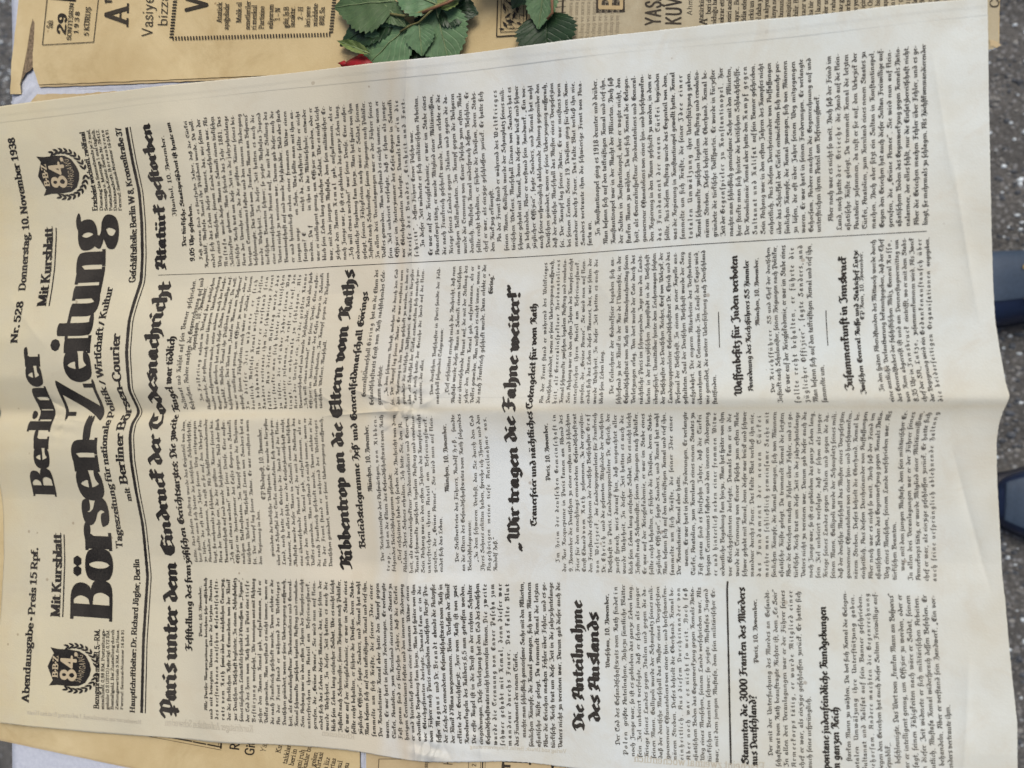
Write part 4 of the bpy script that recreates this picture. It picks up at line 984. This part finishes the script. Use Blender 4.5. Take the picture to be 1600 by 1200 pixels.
for k in range(22):
    quad(ti, 264.5+k*.45, 58-k*4.6, 271+k*.45, 57.6-k*4.6, 2.2); quad(ti, 514+k*.45, 50-k*4.6, 520.5+k*.45, 49.6-k*4.6, 2.2)
flat_text(ti, F_SANSB, "VASİYET", 324, 19, 23, .02, 20)
for x, y, t in ((346,35,"Atatürk"),(356.5,46,"aşağıdadır"),(376.5,35,"Malik ol"),(390,46,"senetleriler"),(400,46,"ri menkul"),(412,45,"Partisine"),(426,44.5,"ediyorum"),(437,32,"1 — N"),(450,43,"gibi, İş B"),(460,42,"lacaktır."),
                (473,30.5,"2 — H"),(484,41.5,"leri şere"),(495.5,40.5,"müddete"),(506.5,39,"800, Sa")):
    flat_text(ti, F_TEXT, t, x, y, 5.4, .03, 5.2)
# picture frame with rough woodcut
for (x0, y0, x1, y1) in ((776,57,822,54),(776,57,779,-60),(822,54,825,-60)): quad(ti, x0, y0, x1, y1, 1.7)
for (x0, y0, x1, y1) in ((782,50,817,48),(782,50,785,-60),(817,48,820,-60)): quad(ti, x0, y0, x1, y1, .9)
rr = random.Random(4)
def blob(pts, lay=3): ti.poly(pts, lay)
for k, (x, y, a, L, w0) in enumerate([(789,38,.9,13,5),(797,33,.2,14,6),(803,24,1.9,15,5),(808,14,1.6,14,6),(794,24,2.5,12,4),(788,12,1.2,16,5),(799,6,.5,15,6),(811,36,.3,9,4),(791,-4,1.4,14,5),(806,-8,.8,15,6),(784,45,.1,10,3),(800,44,0,26,1.5)]):
    c_, s__ = math.cos(a), math.sin(a); blob([(x-c_*L/2, y-s__*L/2), (x-s__*w0/2, y+c_*w0/2), (x+c_*L/2, y+s__*L/2), (x+s__*w0/2, y-c_*w0/2)], 3+k)
for k in range(46):
    x = rr.uniform(786, 814); y = rr.uniform(-8, 45); a = rr.gauss(.7, .5); L = rr.uniform(3, 9); quad(ti, x, y, x+L*math.cos(a), min(48, y+L*math.sin(a)), rr.uniform(.4, .9), 20+k)
for k in range(12): quad(ti, 838+k*.3+k*1.0, 70, 842+k*1.3, -30, .9 if k > 3 else .4, k)
for k in range(8): quad(ti, 858, 30-k*9, 884, 28-k*9, .8)
# title block B, headlines, text column
quad(ti, 931, -3, 976, -4, 46, 0); quad(ti, 878, 40, 882, -60, 3, 1)
flat_text(ti, F_SANSB, "YAŞATAN", 1032, 40, 16, .02, 11); flat_text(ti, F_SANSB, "KUVVET", 1064, 39.5, 16, .02, 11.5)
flat_text(ti, F_SANS, "Ahmet", 1081.5, 24, 5.6, .02, 7)
flat_text(ti, Font('an', .22, .1, 0), "A", 1105, 39.5, 8.5, .03, 9)
words = ["tatürkü kay", "beri dünya", "olduğu habe", "tekrar etti", "tesiri acak", "hayır… Bu", "iddia eden", "türkü un bu", "yıl daha", "ara alıyor", "Dünya ne", "le bununla", "ülmüştür o", "debilir. Bu", "O kazır ve", "daha bir", "asıl lazım", "arpler son", "nde rahat", "namaz gün", "ki herkes", "nç ve yeni", "mek için", "Or ta", "unda bir", "prü başı", "rin için", "çlü bir", "ğun bu", "lar da", "sene 19", "mak ve", "ile bir", "ona da"]
for i, t in enumerate(words):
    x = 1099+i*11.5 if i < 2 else 1119+(i-2)*11.6
    flat_text(ti, F_TEXT, t+" "+t, x, 31 if i == 0 else 22 if i == 1 else 39-i*.3, 5.2, .03, 5.4)
flat_text(ti, Font('an', .2, .16, 0, round_nib=True, sans=True), "Cum", 1561, 12, 9.5, .02, 11)
ti.build("turkish_print", M_INKT, ty, FM, .0004)
gt = Ink()
for i in range(9):
    flat_text(gt, F_GHOST, "ıkılmış ve sonra gelen bu", 893+i*9.2, 62-i*.4, 4.6, .03, 5.0)
gt.build("show_through_lettering", plain("faded_print", (.30,.26,.18), .9, .1, .2, 400, 0), ty, FM, .0004)
wi = Ink(); flat_text(wi, F_SANSB, "BAŞ", 972, 18, 24, .02, 24); wi.build("white_print", plain("pale_letter", (.40,.31,.17), .9, .1, .1, 200, 0), ty, FM, .0006)

# ---- yellow papers under the near edge
tl = thing("newspaper", "yellow newspaper with a ruled frame showing under the lower left edge", "newspaper", W(300, 1180, 0))
ZP = .0030
poly_sheet("paper_sheet", [(-60,1141),(0,1154),(80,1171),(160,1188.5),(300,1217),(564,1276),(562,1180),(561,1120),(300,1060),(60,900),(48,700),(-60,690)], ZP, .0006, M_YEL, tl, .3, 12)
poly_sheet("paper_sheet", [(-60,1144),(0,1157),(80,1174),(160,1191),(300,1220),(562,1279),(560,1130),(300,1070),(55,905),(44,704),(-60,694)], ZP-.0008, .0006, M_YEL2, tl, .3, 13)
pi_ = Ink(); A_ = .24
for (x0, y0, x1, y1, w_) in ((205,1140.5,300,1158.5,2.2),(301.5,1159,322,1163,2.2),(324,1163.2,345.5,1167.5,2.2),(205,1145.5,345.5,1172,.7),(345,1170,347.5,1120,2.4),(341.5,1165,343.5,1120,.8)): quad(pi_, x0, y0, x1, y1, w_)
flat_text(pi_, F_SANSB, "Reis", 373, 1173, 9.6, .12, 9.5); flat_text(pi_, F_SANSB, "Giti", 396, 1181, 9.4, .14, 9.5); flat_text(pi_, F_SANS, "Yazan", 415, 1177, 6.2, .14, 6.4, .25)
for i, (t, y) in enumerate((("Kırk bir", 1177),("talıklar",1194),("beri in",1197),("yeni ruh",1206),("kadar bu",1202),("âfi gelen",1211),("Kırtasi",1204),("ağa lüz",1213),("Kırtas",1211),("mesul",1214),("  mesu",1218),("tizan",1222),("selam",1224))):
    flat_text(pi_, F_TEXT, t, 438+i*10.2, y, 5.2, A_*.9, 5.6)
pi_.build("turkish_print", M_INKT, tl, flat_map(ZP), .0003)
t2 = thing("newspaper", "tan newspaper with heavy black title letters under the bottom edge", "newspaper", W(800, 1195, 0))
poly_sheet("paper_sheet", [(571,1120),(572,1180),(574,1300),(1400,1330),(1420,1150),(900,1120)], ZP+.0001, .0006, M_YEL2, t2, .3, 14)
p2 = Ink()
quad(p2, 590, 1225, 592, 1186, 1.0); quad(p2, 592, 1186, 640, 1186, .8)
flat_text(p2, F_SANSB, "P, A", 660, 1190, 12.5, .06, 13, .2); flat_text(p2, F_TEXT, "sayfa", 668, 1200, 4.4, .06, 4.6); flat_text(p2, F_SANS, "K ara", 707, 1197, 9.6, .06, 11); flat_text(p2, F_SANS, "I 5", 722, 1188, 5, .06, 6)
for x, w_ in ((731,.8),(750,.8),(753,2.0),(757,.7)): quad(p2, x, 1230, x+1.5, 1178, w_)
flat_text(p2, F_TEXT, "2 —", 744, 1198, 4.6, .05, 5)
flat_text(p2, Font('an', .42, .16, 0, 5, True), "TE", 828, 1236, 30, .04, 36); flat_text(p2, Font('an', .42, .16, 0, 5, True), "ATA", 905, 1246, 30, .04, 36)
for i in range(16): flat_text(p2, F_TEXT, "gün ve bir", 945+i*11, 1240+i, 5.2, .04, 5.4)
p2.build("turkish_print", M_INKT, t2, flat_map(ZP+.0001), .0003)
# ---- thin old sheet peeping out above the upper left edge
t3 = thing("newspaper", "thin tan sheet with a frayed edge peeping out above the upper left page edge", "newspaper", W(130, 150, 0))
poly_sheet("paper_sheet", [(41,169),(50,156),(58,147),(90,146.5),(120,147),(150,144),(200,142),(290,134),(340,160),(300,210),(40,230)], .0026, .0004, M_YEL2, t3, .7, 15, 5)

# ---- table and cloth
M_CLOTH, nt_, b_ = new_mat("white_cotton_cloth", .9, .2); co_ = coords(nt_)
wv = N(nt_, "ShaderNodeTexWave", Scale=420.0); wv.wave_type = 'BANDS'; wv.inputs["Distortion"].default_value = 1.5; nt_.links.new(co_, wv.inputs["Vector"])
nn = noise(nt_, co_, 300, 3, .6); nt_.links.new(ramp(nt_, nn, [(.3, (.43,.47,.55)), (.7, (.51,.55,.62))]), b_.inputs["Base Color"])
bump(nt_, b_, mix(nt_, .5, wv.outputs[0], nn), .5, .0004)
X0, X1 = W(20, 100, 0)[0], W(1538, 600, 0)[0]
Y0, Y1 = -.52, .52
tb = thing("folding_table", "folding table hidden under the white cloth that carries the newspapers", "table", (0, 0, -.75))
def box(name, x0, x1, y0, y1, z0, z1, mat, parent, bev=.004):
    import bmesh
    bm = bmesh.new(); bmesh.ops.create_cube(bm, size=1)
    bmesh.ops.scale(bm, vec=(x1-x0, y1-y0, z1-z0), verts=bm.verts); bmesh.ops.translate(bm, vec=((x0+x1)/2, (y0+y1)/2, (z0+z1)/2), verts=bm.verts)
    bmesh.ops.bevel(bm, geom=bm.edges, offset=bev, segments=2, affect='EDGES')
    me = bpy.data.meshes.new(name); bm.to_mesh(me); bm.free(); return link(name, me, mat, parent)
M_TOP = plain("table_laminate", (.45, .45, .43)); M_LEG = plain("table_leg_steel", (.25, .25, .26), .4, .5)
box("tabletop", X0+.006, X1-.006, Y0+.006, Y1-.006, -.032, -.003, M_TOP, tb)
for lx in (X0+.05, X1-.05):
    for ly in (Y0+.06, Y1-.06): box("leg", lx-.014, lx+.014, ly-.014, ly+.014, -.75, -.032, M_LEG, tb)
# cloth: top plus short hanging hem, softly rippled
nx, ny = 120, 90; V = []; Fc = []
gx = np.concatenate([[X0-.012, X0-.008, X0-.003], np.linspace(X0, X1, nx), [X1+.001, X1+.003, X1+.004]]); gy = np.linspace(Y0-.001, Y1+.001, ny)
for i, x in enumerate(gx):
    for j, y in enumerate(gy):
        d = 0 if 3 <= i < len(gx)-3 else ([.20, .10, .012][i] if i < 3 else [.012, .07, .15][i-len(gx)+3])
        e = .004*math.sin(y*55)*(d > .05)*(1 if i < 3 else .2)
        z = (.0004*math.sin(x*41+y*17)+.0003*math.sin(y*63-x*11)) if d == 0 else 0
        V.append((x+(-e if i < 3 else 0), y, .0005+z-d))
my = len(gy)
for i in range(len(gx)-1):
    for j in range(my-1): Fc.append((i*my+j, (i+1)*my+j, (i+1)*my+j+1, i*my+j+1))
me = pymesh("tablecloth", V, Fc); cl = link("tablecloth", me, M_CLOTH, None, True)
tag(cl, "bluish white cotton cloth spread over the table under the newspapers", "tablecloth")
# rucked-up fold of cloth at the torn corner
def ruck(px0, py0, px1, py1, wd, hgt, name="cloth_fold"):
    a = np.array(W(px0, py0, .0006)); b = np.array(W(px1, py1, .0006)); d = (b-a); L = np.linalg.norm(d); d /= L; n = np.array((-d[1], d[0], 0)); V = []; Fc = []
    for i in range(21):
        t = i/20
        for j in range(9):
            q = (j-4)/4; h = hgt*math.exp(-q*q*3)*math.sin(math.pi*min(1, max(0, t)))*(1+.2*math.sin(t*9))-.0002
            V.append(tuple(a+d*L*t+n*wd*q+np.array((0, 0, h))))
    for i in range(20):
        for j in range(8): Fc.append((i*9+j, i*9+j+9, i*9+j+10, i*9+j+1))
    link(name, pymesh(name, V, Fc), M_CLOTH, cl, True)
ruck(22, 168, 58, 128, .006, .0022); ruck(60, 141, 330, 128, .004, .0012); ruck(566, 1160, 567, 1230, .0016, .0022)

# ------------------------------------------------------------------ rose
def leaf_mat(name, c, vein, rough=.5, trans=0.0):
    m, nt, b = new_mat(name, rough, .35); uv = nt.nodes.new("ShaderNodeUVMap"); uv.uv_map = "UVMap"
    sep = nt.nodes.new("ShaderNodeSeparateXYZ"); nt.links.new(uv.outputs[0], sep.inputs[0])
    ab = N(nt, "ShaderNodeMath", operation='ABSOLUTE'); nt.links.new(sep.outputs[0], ab.inputs[0])
    q = N(nt, "ShaderNodeMath", operation='MULTIPLY_ADD'); nt.links.new(ab.outputs[0], q.inputs[0]); q.inputs[1].default_value = -.42; nt.links.new(sep.outputs[1], q.inputs[2])
    n0 = noise(nt, coords(nt), 60, 3)
    q2 = N(nt, "ShaderNodeMath", operation='MULTIPLY_ADD'); nt.links.new(n0, q2.inputs[0]); q2.inputs[1].default_value = .06; nt.links.new(q.outputs[0], q2.inputs[2])
    fr = N(nt, "ShaderNodeMath", operation='PINGPONG'); nt.links.new(q2.outputs[0], fr.inputs[0]); fr.inputs[1].default_value = .065
    vn = ramp(nt, fr.outputs[0], [(0, (.55,)*3), (.010, (.15,)*3), (.026, (0,0,0))])
    mid = ramp(nt, ab.outputs[0], [(0, (.9,)*3), (.025, (.3,)*3), (.05, (0,0,0))])
    vv = mix(nt, 1.0, vn, mid, 'LIGHTEN')
    n = noise(nt, coords(nt), 160, 4, .6); base = ramp(nt, n, [(.25, tuple(x*.72 for x in c)), (.75, tuple(x*1.25 for x in c))])
    n2 = noise(nt, coords(nt), 35, 2); base = mix(nt, ramp(nt, n2, [(.5, (0,)*3), (.75, (.4,)*3)]), base, tuple(x*.8 for x in vein))
    fm = mix(nt, 1.0, vv, (.6, .6, .6), 'MULTIPLY')
    nt.links.new(mix(nt, fm, base, vein), b.inputs["Base Color"]); bump(nt, b, mix(nt, .6, n, vv), .6, .0008)
    return m
ML_BACK = leaf_mat("leaf_underside", (.095,.18,.085), (.17,.25,.12), .42)
ML_DARK = leaf_mat("leaf_dark_top", (.014,.038,.014), (.035,.07,.025), .4)
ML_MID = leaf_mat("leaf_mid_top", (.055,.10,.038), (.10,.15,.06), .5)
ML_YG = leaf_mat("leaf_yellow_green", (.13,.19,.05), (.2,.24,.1), .45)
M_STEM = plain("rose_stem", (.17,.16,.06), .5, .4, .35, 200)
M_RIB = plain("leaf_rib", (.17,.23,.11), .6, .3, .2, 200)
M_STEMR = plain("rose_stem_red", (.20,.10,.05), .5, .4, .35, 200)
M_PETAL = plain("red_petal", (.28,.008,.012), .5, .35, .25, 120)
rose = thing("rose", "cut rose with serrated green leaves and a red petal lying on the yellow newspaper", "rose", W(680, 30, .004))
def leaf(b, t, wpx, z0, z1, mat, curl=.0, fold=.12, teeth=13, label=None, belly=.42, bend=0.0):
    B = np.array(W(b[0], b[1], z0)); T_ = np.array(W(t[0], t[1], z1)); d = T_-B; L = np.linalg.norm(d); d /= L
    side = np.cross((0, 0, 1), d); side /= np.linalg.norm(side); up = np.cross(d, side)
    half = np.linalg.norm(np.array(W(b[0]+wpx/2, b[1], z0))-B)
    n = teeth*3; V = []; UV = []; cols = (-1, -.66, -.33, 0, .33, .66, 1); Fc = []
    for i in range(n+1):
        u = i/n; prof = (math.sin(math.pi*u**(.72))**.8) if 0 < u < 1 else 0
        prof *= (1-.30*max(0, u-.6)/.4)
        saw = [0, .05, .11][i % 3] if 0 < i < n else 0
        for c in cols:
            wv_ = half*prof*(c+(math.copysign(saw, c) if abs(c) == 1 else 0)); lift = abs(c)*fold*half*prof-curl*L*(u**2)
            zz = .0006*math.sin(c*5+u*19)*prof
            bow = bend*math.sin(math.pi*u)*L
            fw = (.012*L if (abs(c) == 1 and i % 3 == 2) else 0)
            V.append(tuple(B+d*(L*u+fw)+side*(wv_+bow)+up*(lift+zz)+np.array((0, 0, .10*L*math.sin(math.pi*u)*.3)))); UV.append((c, u))
    k = len(cols)
    for i in range(n):
        for j in range(k-1): Fc.append((i*k+j, i*k+j+1, i*k+k+j+1, i*k+k+j))
    me = pymesh("leaf", V, Fc); uvl = me.uv_layers.new(name="UVMap")
    for lp in me.loops: uvl.data[lp.index].uv = UV[lp.vertex_index]
    o = link("leaf", me, mat, rose, True)
    if label: o['label'] = label
    # raised midrib
    tube("leaf_midrib", [tuple(np.array(V[i*k+3])+np.array((0, 0, .0003))) for i in range(0, n+1, 3)], [.00055*(1-.75*i/n)+.00005 for i in range(0, n+1, 3)], M_RIB if mat is not ML_DARK else ML_DARK, o)
    return o
def tube(name, pts, rad, mat, parent, sides=7):
    V = []; Fc = []; P = [np.array(p) for p in pts]
    for i, p in enumerate(P):
        d = P[min(i+1, len(P)-1)]-P[max(i-1, 0)]; d = d/ (np.linalg.norm(d)+1e-9); a = np.cross(d, (0, 0, 1)); a /= (np.linalg.norm(a)+1e-9); b = np.cross(d, a)
        r = rad[i] if hasattr(rad, '__len__') else rad
        for k in range(sides): V.append(tuple(p+a*r*math.cos(2*math.pi*k/sides)+b*r*math.sin(2*math.pi*k/sides)))
    for i in range(len(P)-1):
        for k in range(sides): Fc.append((i*sides+k, i*sides+(k+1) % sides, (i+1)*sides+(k+1) % sides, (i+1)*sides+k))
    Fc.append(tuple(range(sides))[::-1]); Fc.append(tuple((len(P)-1)*sides+k for k in range(sides)))
    return link(name, pymesh(name, V, Fc), mat, parent, True)
def ptube(name, pts, r, mat): tube(name, [W(*p) for p in pts], r, mat, rose)
# dark leaves low, pale undersides above
leaf((618,2), (523,12), 84, .014, .010, ML_MID, teeth=12, label="mid green leaf reaching furthest left")
leaf((622,16), (531,72), 56, .010, .007, ML_DARK, teeth=12)
leaf((640,10), (690,-28), 60, .013, .012, ML_DARK)
leaf((640,40), (690,118), 70, .006, .005, ML_DARK)
leaf((700,20), (640,112), 66, .006, .005, ML_DARK)
leaf((590,50), (590,112), 46, .006, .005, ML_DARK, teeth=9)
leaf((682,6), (748,22), 56, .012, .010, ML_DARK)
leaf((640,-20), (700,22), 50, .010, .009, ML_DARK)
leaf((600,6), (634,42), 30, .013, .014, ML_MID, teeth=8)
leaf((684,8), (612,-22), 56, .018, .016, ML_BACK, teeth=10)
leaf((684,10), (728,-16), 30, .019, .016, ML_YG, teeth=8)
leaf((578,84), (527,64), 14, .012, .010, ML_YG, .0, .9, 9, label="narrow curled leaf with a pale rolled edge")
leaf((641,38), (566,112), 82, .011, .006, ML_BACK, 0, .10, 12, label="broad pale underside leaf hanging to the big page edge")
leaf((655,36), (660,88), 44, .015, .012, ML_BACK, 0, .08, 9, label="small pale round leaf in the middle of the bunch")
leaf((681,10), (706,112), 78, .013, .006, ML_BACK, 0, .08, 13, label="long grey green leaf with a light midrib")
leaf((852,-22), (841,46), 48, .014, .010, ML_BACK, 0, .1, 10, label="pale green leaf hanging on its own at the right")
leaf((852,20), (858,100), 90, .008, .004, ML_DARK, 0, .12, 12, label="dark leaf lying under the pale one at the right")
leaf((830,-30), (800,14), 40, .010, .010, ML_DARK, teeth=8)
# unseen leaves of the bunch, added further back to shade the paper in front
rl = random.Random(21)
for k in range(12):
    bx, by = rl.uniform(700, 900), rl.uniform(-170, -50); q = rl.uniform(0, 6.28); L_ = rl.uniform(70, 110); zb = rl.uniform(.018, .036)
    leaf((bx, by), (bx+L_*math.cos(q), by+min(.2, math.sin(q))*L_), rl.uniform(45, 70), zb, zb-.01, rl.choice((ML_DARK, ML_MID, ML_BACK)), teeth=8)
tube("stem", [W(715,-6,.021), W(780,-90,.028), W(860,-170,.03)], .0015, M_STEM, rose)
tube("stem", [W(862,-25,.020), W(850,-90,.05), W(870,-180,.05)], .0015, M_STEM, rose)
ptube("stem", [(760,-30,.020),(715,-6,.021),(682,9,.0205),(655,20,.019),(632,25,.017),(610,22,.015)], .0009, M_STEM)
ptube("stem", [(682,9,.021),(668,22,.020),(655,35,.017),(643,39,.014),(625,50,.0125)], .0007, M_STEM)
ptube("stem", [(660,20,.020),(700,4,.022),(735,-16,.020)], .0009, M_STEMR)
ptube("stem", [(862,-25,.020),(863,20,.016),(855,30,.014)], .0009, M_STEMR)
# red petals tucked under the leaf and the page edge
def petal(pts, z, mid, hz):
    V = [W(x, y, z) for x, y in pts]; c = W(mid[0], mid[1], z+hz); n = len(V); V2 = []
    for p in V: V2.append(tuple((np.array(p)+np.array(c)*1.0)/2+np.array((0, 0, hz*.4))))
    A = V+V2+[c]; Fc = []
    for i in range(n): j = (i+1) % n; Fc += [(i, j, n+j, n+i), (n+i, n+j, 2*n)]
    o = link("petal", pymesh("petal", A, Fc), M_PETAL, rose, True)
    s = o.modifiers.new("thickness", 'SOLIDIFY'); s.thickness = .0004
petal([(532,103),(548,93),(566,84),(578,88),(590,100),(585,112),(560,114)], .0062, (565,97), .003)
petal([(528,99),(538,95),(545,101),(540,106)], .0062, (538,100), .001)
petal([(574,95),(600,104),(612,112),(590,116)], .0068, (594,107), .003)

# ------------------------------------------------------------------ ground far below
GZ = -.75
M_ASPH, nt_, b_ = new_mat("asphalt", .8, .3); co_ = coords(nt_)
n1 = noise(nt_, co_, 18, 4, .6); n2 = noise(nt_, co_, 240, 4, .7); vo = N(nt_, "ShaderNodeTexVoronoi", Scale=130.0); nt_.links.new(co_, vo.inputs["Vector"])
a = ramp(nt_, mix(nt_, .6, n1, n2), [(.3, (.032,.034,.034)), (.55, (.095,.094,.09)), (.75, (.17,.168,.155))])
st_ = ramp(nt_, vo.outputs["Color"], [(.0, (.06,.07,.08)), (.45, (.14,.14,.135)), (.8, (.24,.25,.26)), (1, (.34,.38,.40))])
dm = ramp(nt_, vo.outputs["Distance"], [(.28, (.75,)*3), (.45, (0,0,0))])
nt_.links.new(mix(nt_, dm, a, st_), b_.inputs["Base Color"]); bump(nt_, b_, mix(nt_, .5, n2, vo.outputs["Distance"]), .9, .004)
g = link("ground", pymesh("ground", [(-30,-30,GZ),(30,-30,GZ),(30,30,GZ),(-30,30,GZ)], [(0,1,2,3)]), M_ASPH); tag(g, kind='structure')
def chips(name, n, area, mat, lo, hi, seed):
    r = np.random.default_rng(seed); V = []; T = []
    for k in range(n):
        ax = area[r.integers(len(area))]; x = r.uniform(ax[0], ax[1]); y = r.uniform(ax[2], ax[3]); s_ = r.uniform(lo, hi)*(1+r.random()**4*1.2); a0 = r.uniform(0, 6.3); m = 6; o = len(V)
        el = r.uniform(.5, 1)
        ring = [(math.cos(a0+2*math.pi*i/m)*s_*r.uniform(.6, 1.1), math.sin(a0+2*math.pi*i/m)*s_*el*r.uniform(.6, 1.1)) for i in range(m)]
        for (u, v) in ring: V.append((x+u, y+v, GZ+.0002))
        for (u, v) in ring: V.append((x+u*.7, y+v*.7, GZ+s_*.35+r.uniform(0, .0006)))
        V.append((x, y, GZ+s_*.42))
        for i in range(m):
            j = (i+1) % m; T += [(o+i, o+j, o+m+j), (o+i, o+m+j, o+m+i), (o+m+i, o+m+j, o+2*m)]
    tag(link(name, fast_mesh(name, V, T), mat), "small crushed stones set in the grey ground around the table", "gravel", kind='stuff')
area = [(X1-.05, X1+.45, -.8, .8), (X0*2.2-.15, X0*1.35, .2, 1.3)]
gl = [W(1530, 600, GZ)[0], W(1640, 600, GZ)[0]]; tlx = W(0, 80, GZ)
area = [(gl[0]-.05, gl[1]+.06, -.75, .75), (tlx[0]-.12, tlx[0]+.16, tlx[1]-.25, tlx[1]+.2)]
chips("light_gravel", 800, area, plain("quartz_chip", (.55,.62,.66), .5, .5, .25, 90), .0012, .0044, 3)
chips("grey_gravel", 4200, area, plain("grey_chip", (.17,.172,.165), .7, .4, .5, 60), .0012, .0036, 4)
chips("dark_gravel", 2600, area, plain("basalt_chip", (.055,.065,.078), .6, .4, .4, 60), .0014, .0042, 5)

# ------------------------------------------------------------------ shoes of the person standing at the table
def leather(name, c, rough):
    m, nt, b = new_mat(name, rough, .5); n = noise(nt, coords(nt), 240, 5, .7); n2 = noise(nt, coords(nt), 14, 3)
    nt.links.new(ramp(nt, mix(nt, .5, n, n2), [(.3, tuple(x*.65 for x in c)), (.7, tuple(x*1.3 for x in c))]), b.inputs["Base Color"]); bump(nt, b, n, .25, .0006); return m
M_NAVY = leather("navy_leather", (.010,.020,.055), .42); M_VAMP = leather("slate_blue_suede", (.034,.058,.095), .55); M_SOLE = leather("dark_sole", (.012,.014,.022), .6); M_BRASS = plain("brass_eyelet", (.6,.42,.12), .3, .6, .1, 50, 0)
M_LACE = plain("navy_lace", (.02,.03,.06), .8, .2, .3, 300)
def shoe(tx, ty, ang, label, q0=30, q1=130):
    root = thing("shoe", label, "shoe", (tx, ty, GZ), "pair of blue shoes worn by the person at the table")
    ca, sa = math.cos(ang), math.sin(ang)
    def at(l, w_, z): return (tx+l*ca-w_*sa, ty+l*sa+w_*ca, GZ+z)
    prof = [(0, .001, .018), (.002, .012, .024), (.007, .023, .031), (.018, .034, .037), (.038, .044, .044), (.06, .050, .050), (.09, .0515, .058), (.12, .049, .070), (.15, .044, .084), (.18, .039, .095), (.22, .036, .098), (.26, .035, .096), (.285, .028, .088), (.295, .008, .07)]
    def loft(name, grow, top, z0, mat, a0, a1, l0, l1, lift=0, nseg=20, par=root):
        V = []; Fc = []; ls = [l0+(l1-l0)*(i/28)**1.6 for i in range(29)]
        for l in ls:
            hw = float(pchip([p[0] for p in prof], [p[1] for p in prof], l))+grow; hh = float(pchip([p[0] for p in prof], [p[2] for p in prof], l))*top+lift
            for k in range(nseg+1):
                q = a0+(a1-a0)*k/nseg; cx = math.cos(q); sx = max(0, math.sin(q))
                V.append(at(l-grow*(l < .02)*2, hw*math.copysign(abs(cx)**.8, cx), z0+(hh-z0)*sx**.75))
        m = nseg+1
        for i in range(28):
            for k in range(nseg): Fc.append((i*m+k, i*m+k+1, (i+1)*m+k+1, (i+1)*m+k))
        Fc.append(tuple(range(m))[::-1]); Fc.append(tuple(28*m+k for k in range(m)))
        return link(name, pymesh(name, V, Fc), mat, par, True)
    loft("sole", .004, 0, 0, M_SOLE, 0, math.pi, 0, .295, .016)
    loft("upper", 0, 1, .012, M_NAVY, 0, math.pi, 0.001, .294)
    loft("vamp_panel", .0006, 1, .03, M_VAMP, math.radians(q0), math.radians(q1), .014, .150, .0012)
    for s_ in (-1, 1):
        pts = [at(.012+.125*i/14, s_*(.026+.016*math.sin(i/14*2.4)), 0) for i in range(15)]
    up = link("tongue", pymesh("tongue", [at(.13+.011*i, w_*.018*(1-.1*i), .078+.0045*i) for i in range(8) for w_ in (-1, -.4, .4, 1)], [(i*4+j, i*4+j+1, i*4+j+5, i*4+j+4) for i in range(7) for j in range(3)]), M_NAVY, root, True)
    for i in range(4):
        l = .12+i*.018; z = np.interp(l, [p[0] for p in prof], [p[2] for p in prof])
        tube("lace", [at(l, -.02, z-.001), at(l+.004, -.008, z+.005), at(l+.004, .008, z+.005), at(l, .02, z-.001)], .002, M_LACE, root)
        for s_ in (-1, 1):
            bm_pts = [at(l+.003*math.cos(q), s_*.021+.003*math.sin(q), z+.0002) for q in [2*math.pi*k/10 for k in range(11)]]
            tube("eyelet", bm_pts, .0009, M_BRASS, root, 5)
    return root
a = W(1534, 455, GZ+.04); shoe(a[0]-.075, a[1], math.radians(3), "blue shoe nearer the upper right corner, slate toe panel edged in navy", 24, 108)
a = W(1556, 786, GZ+.04); shoe(a[0], a[1], math.radians(-3), "blue shoe lower down the right edge, only its rounded toe in view")
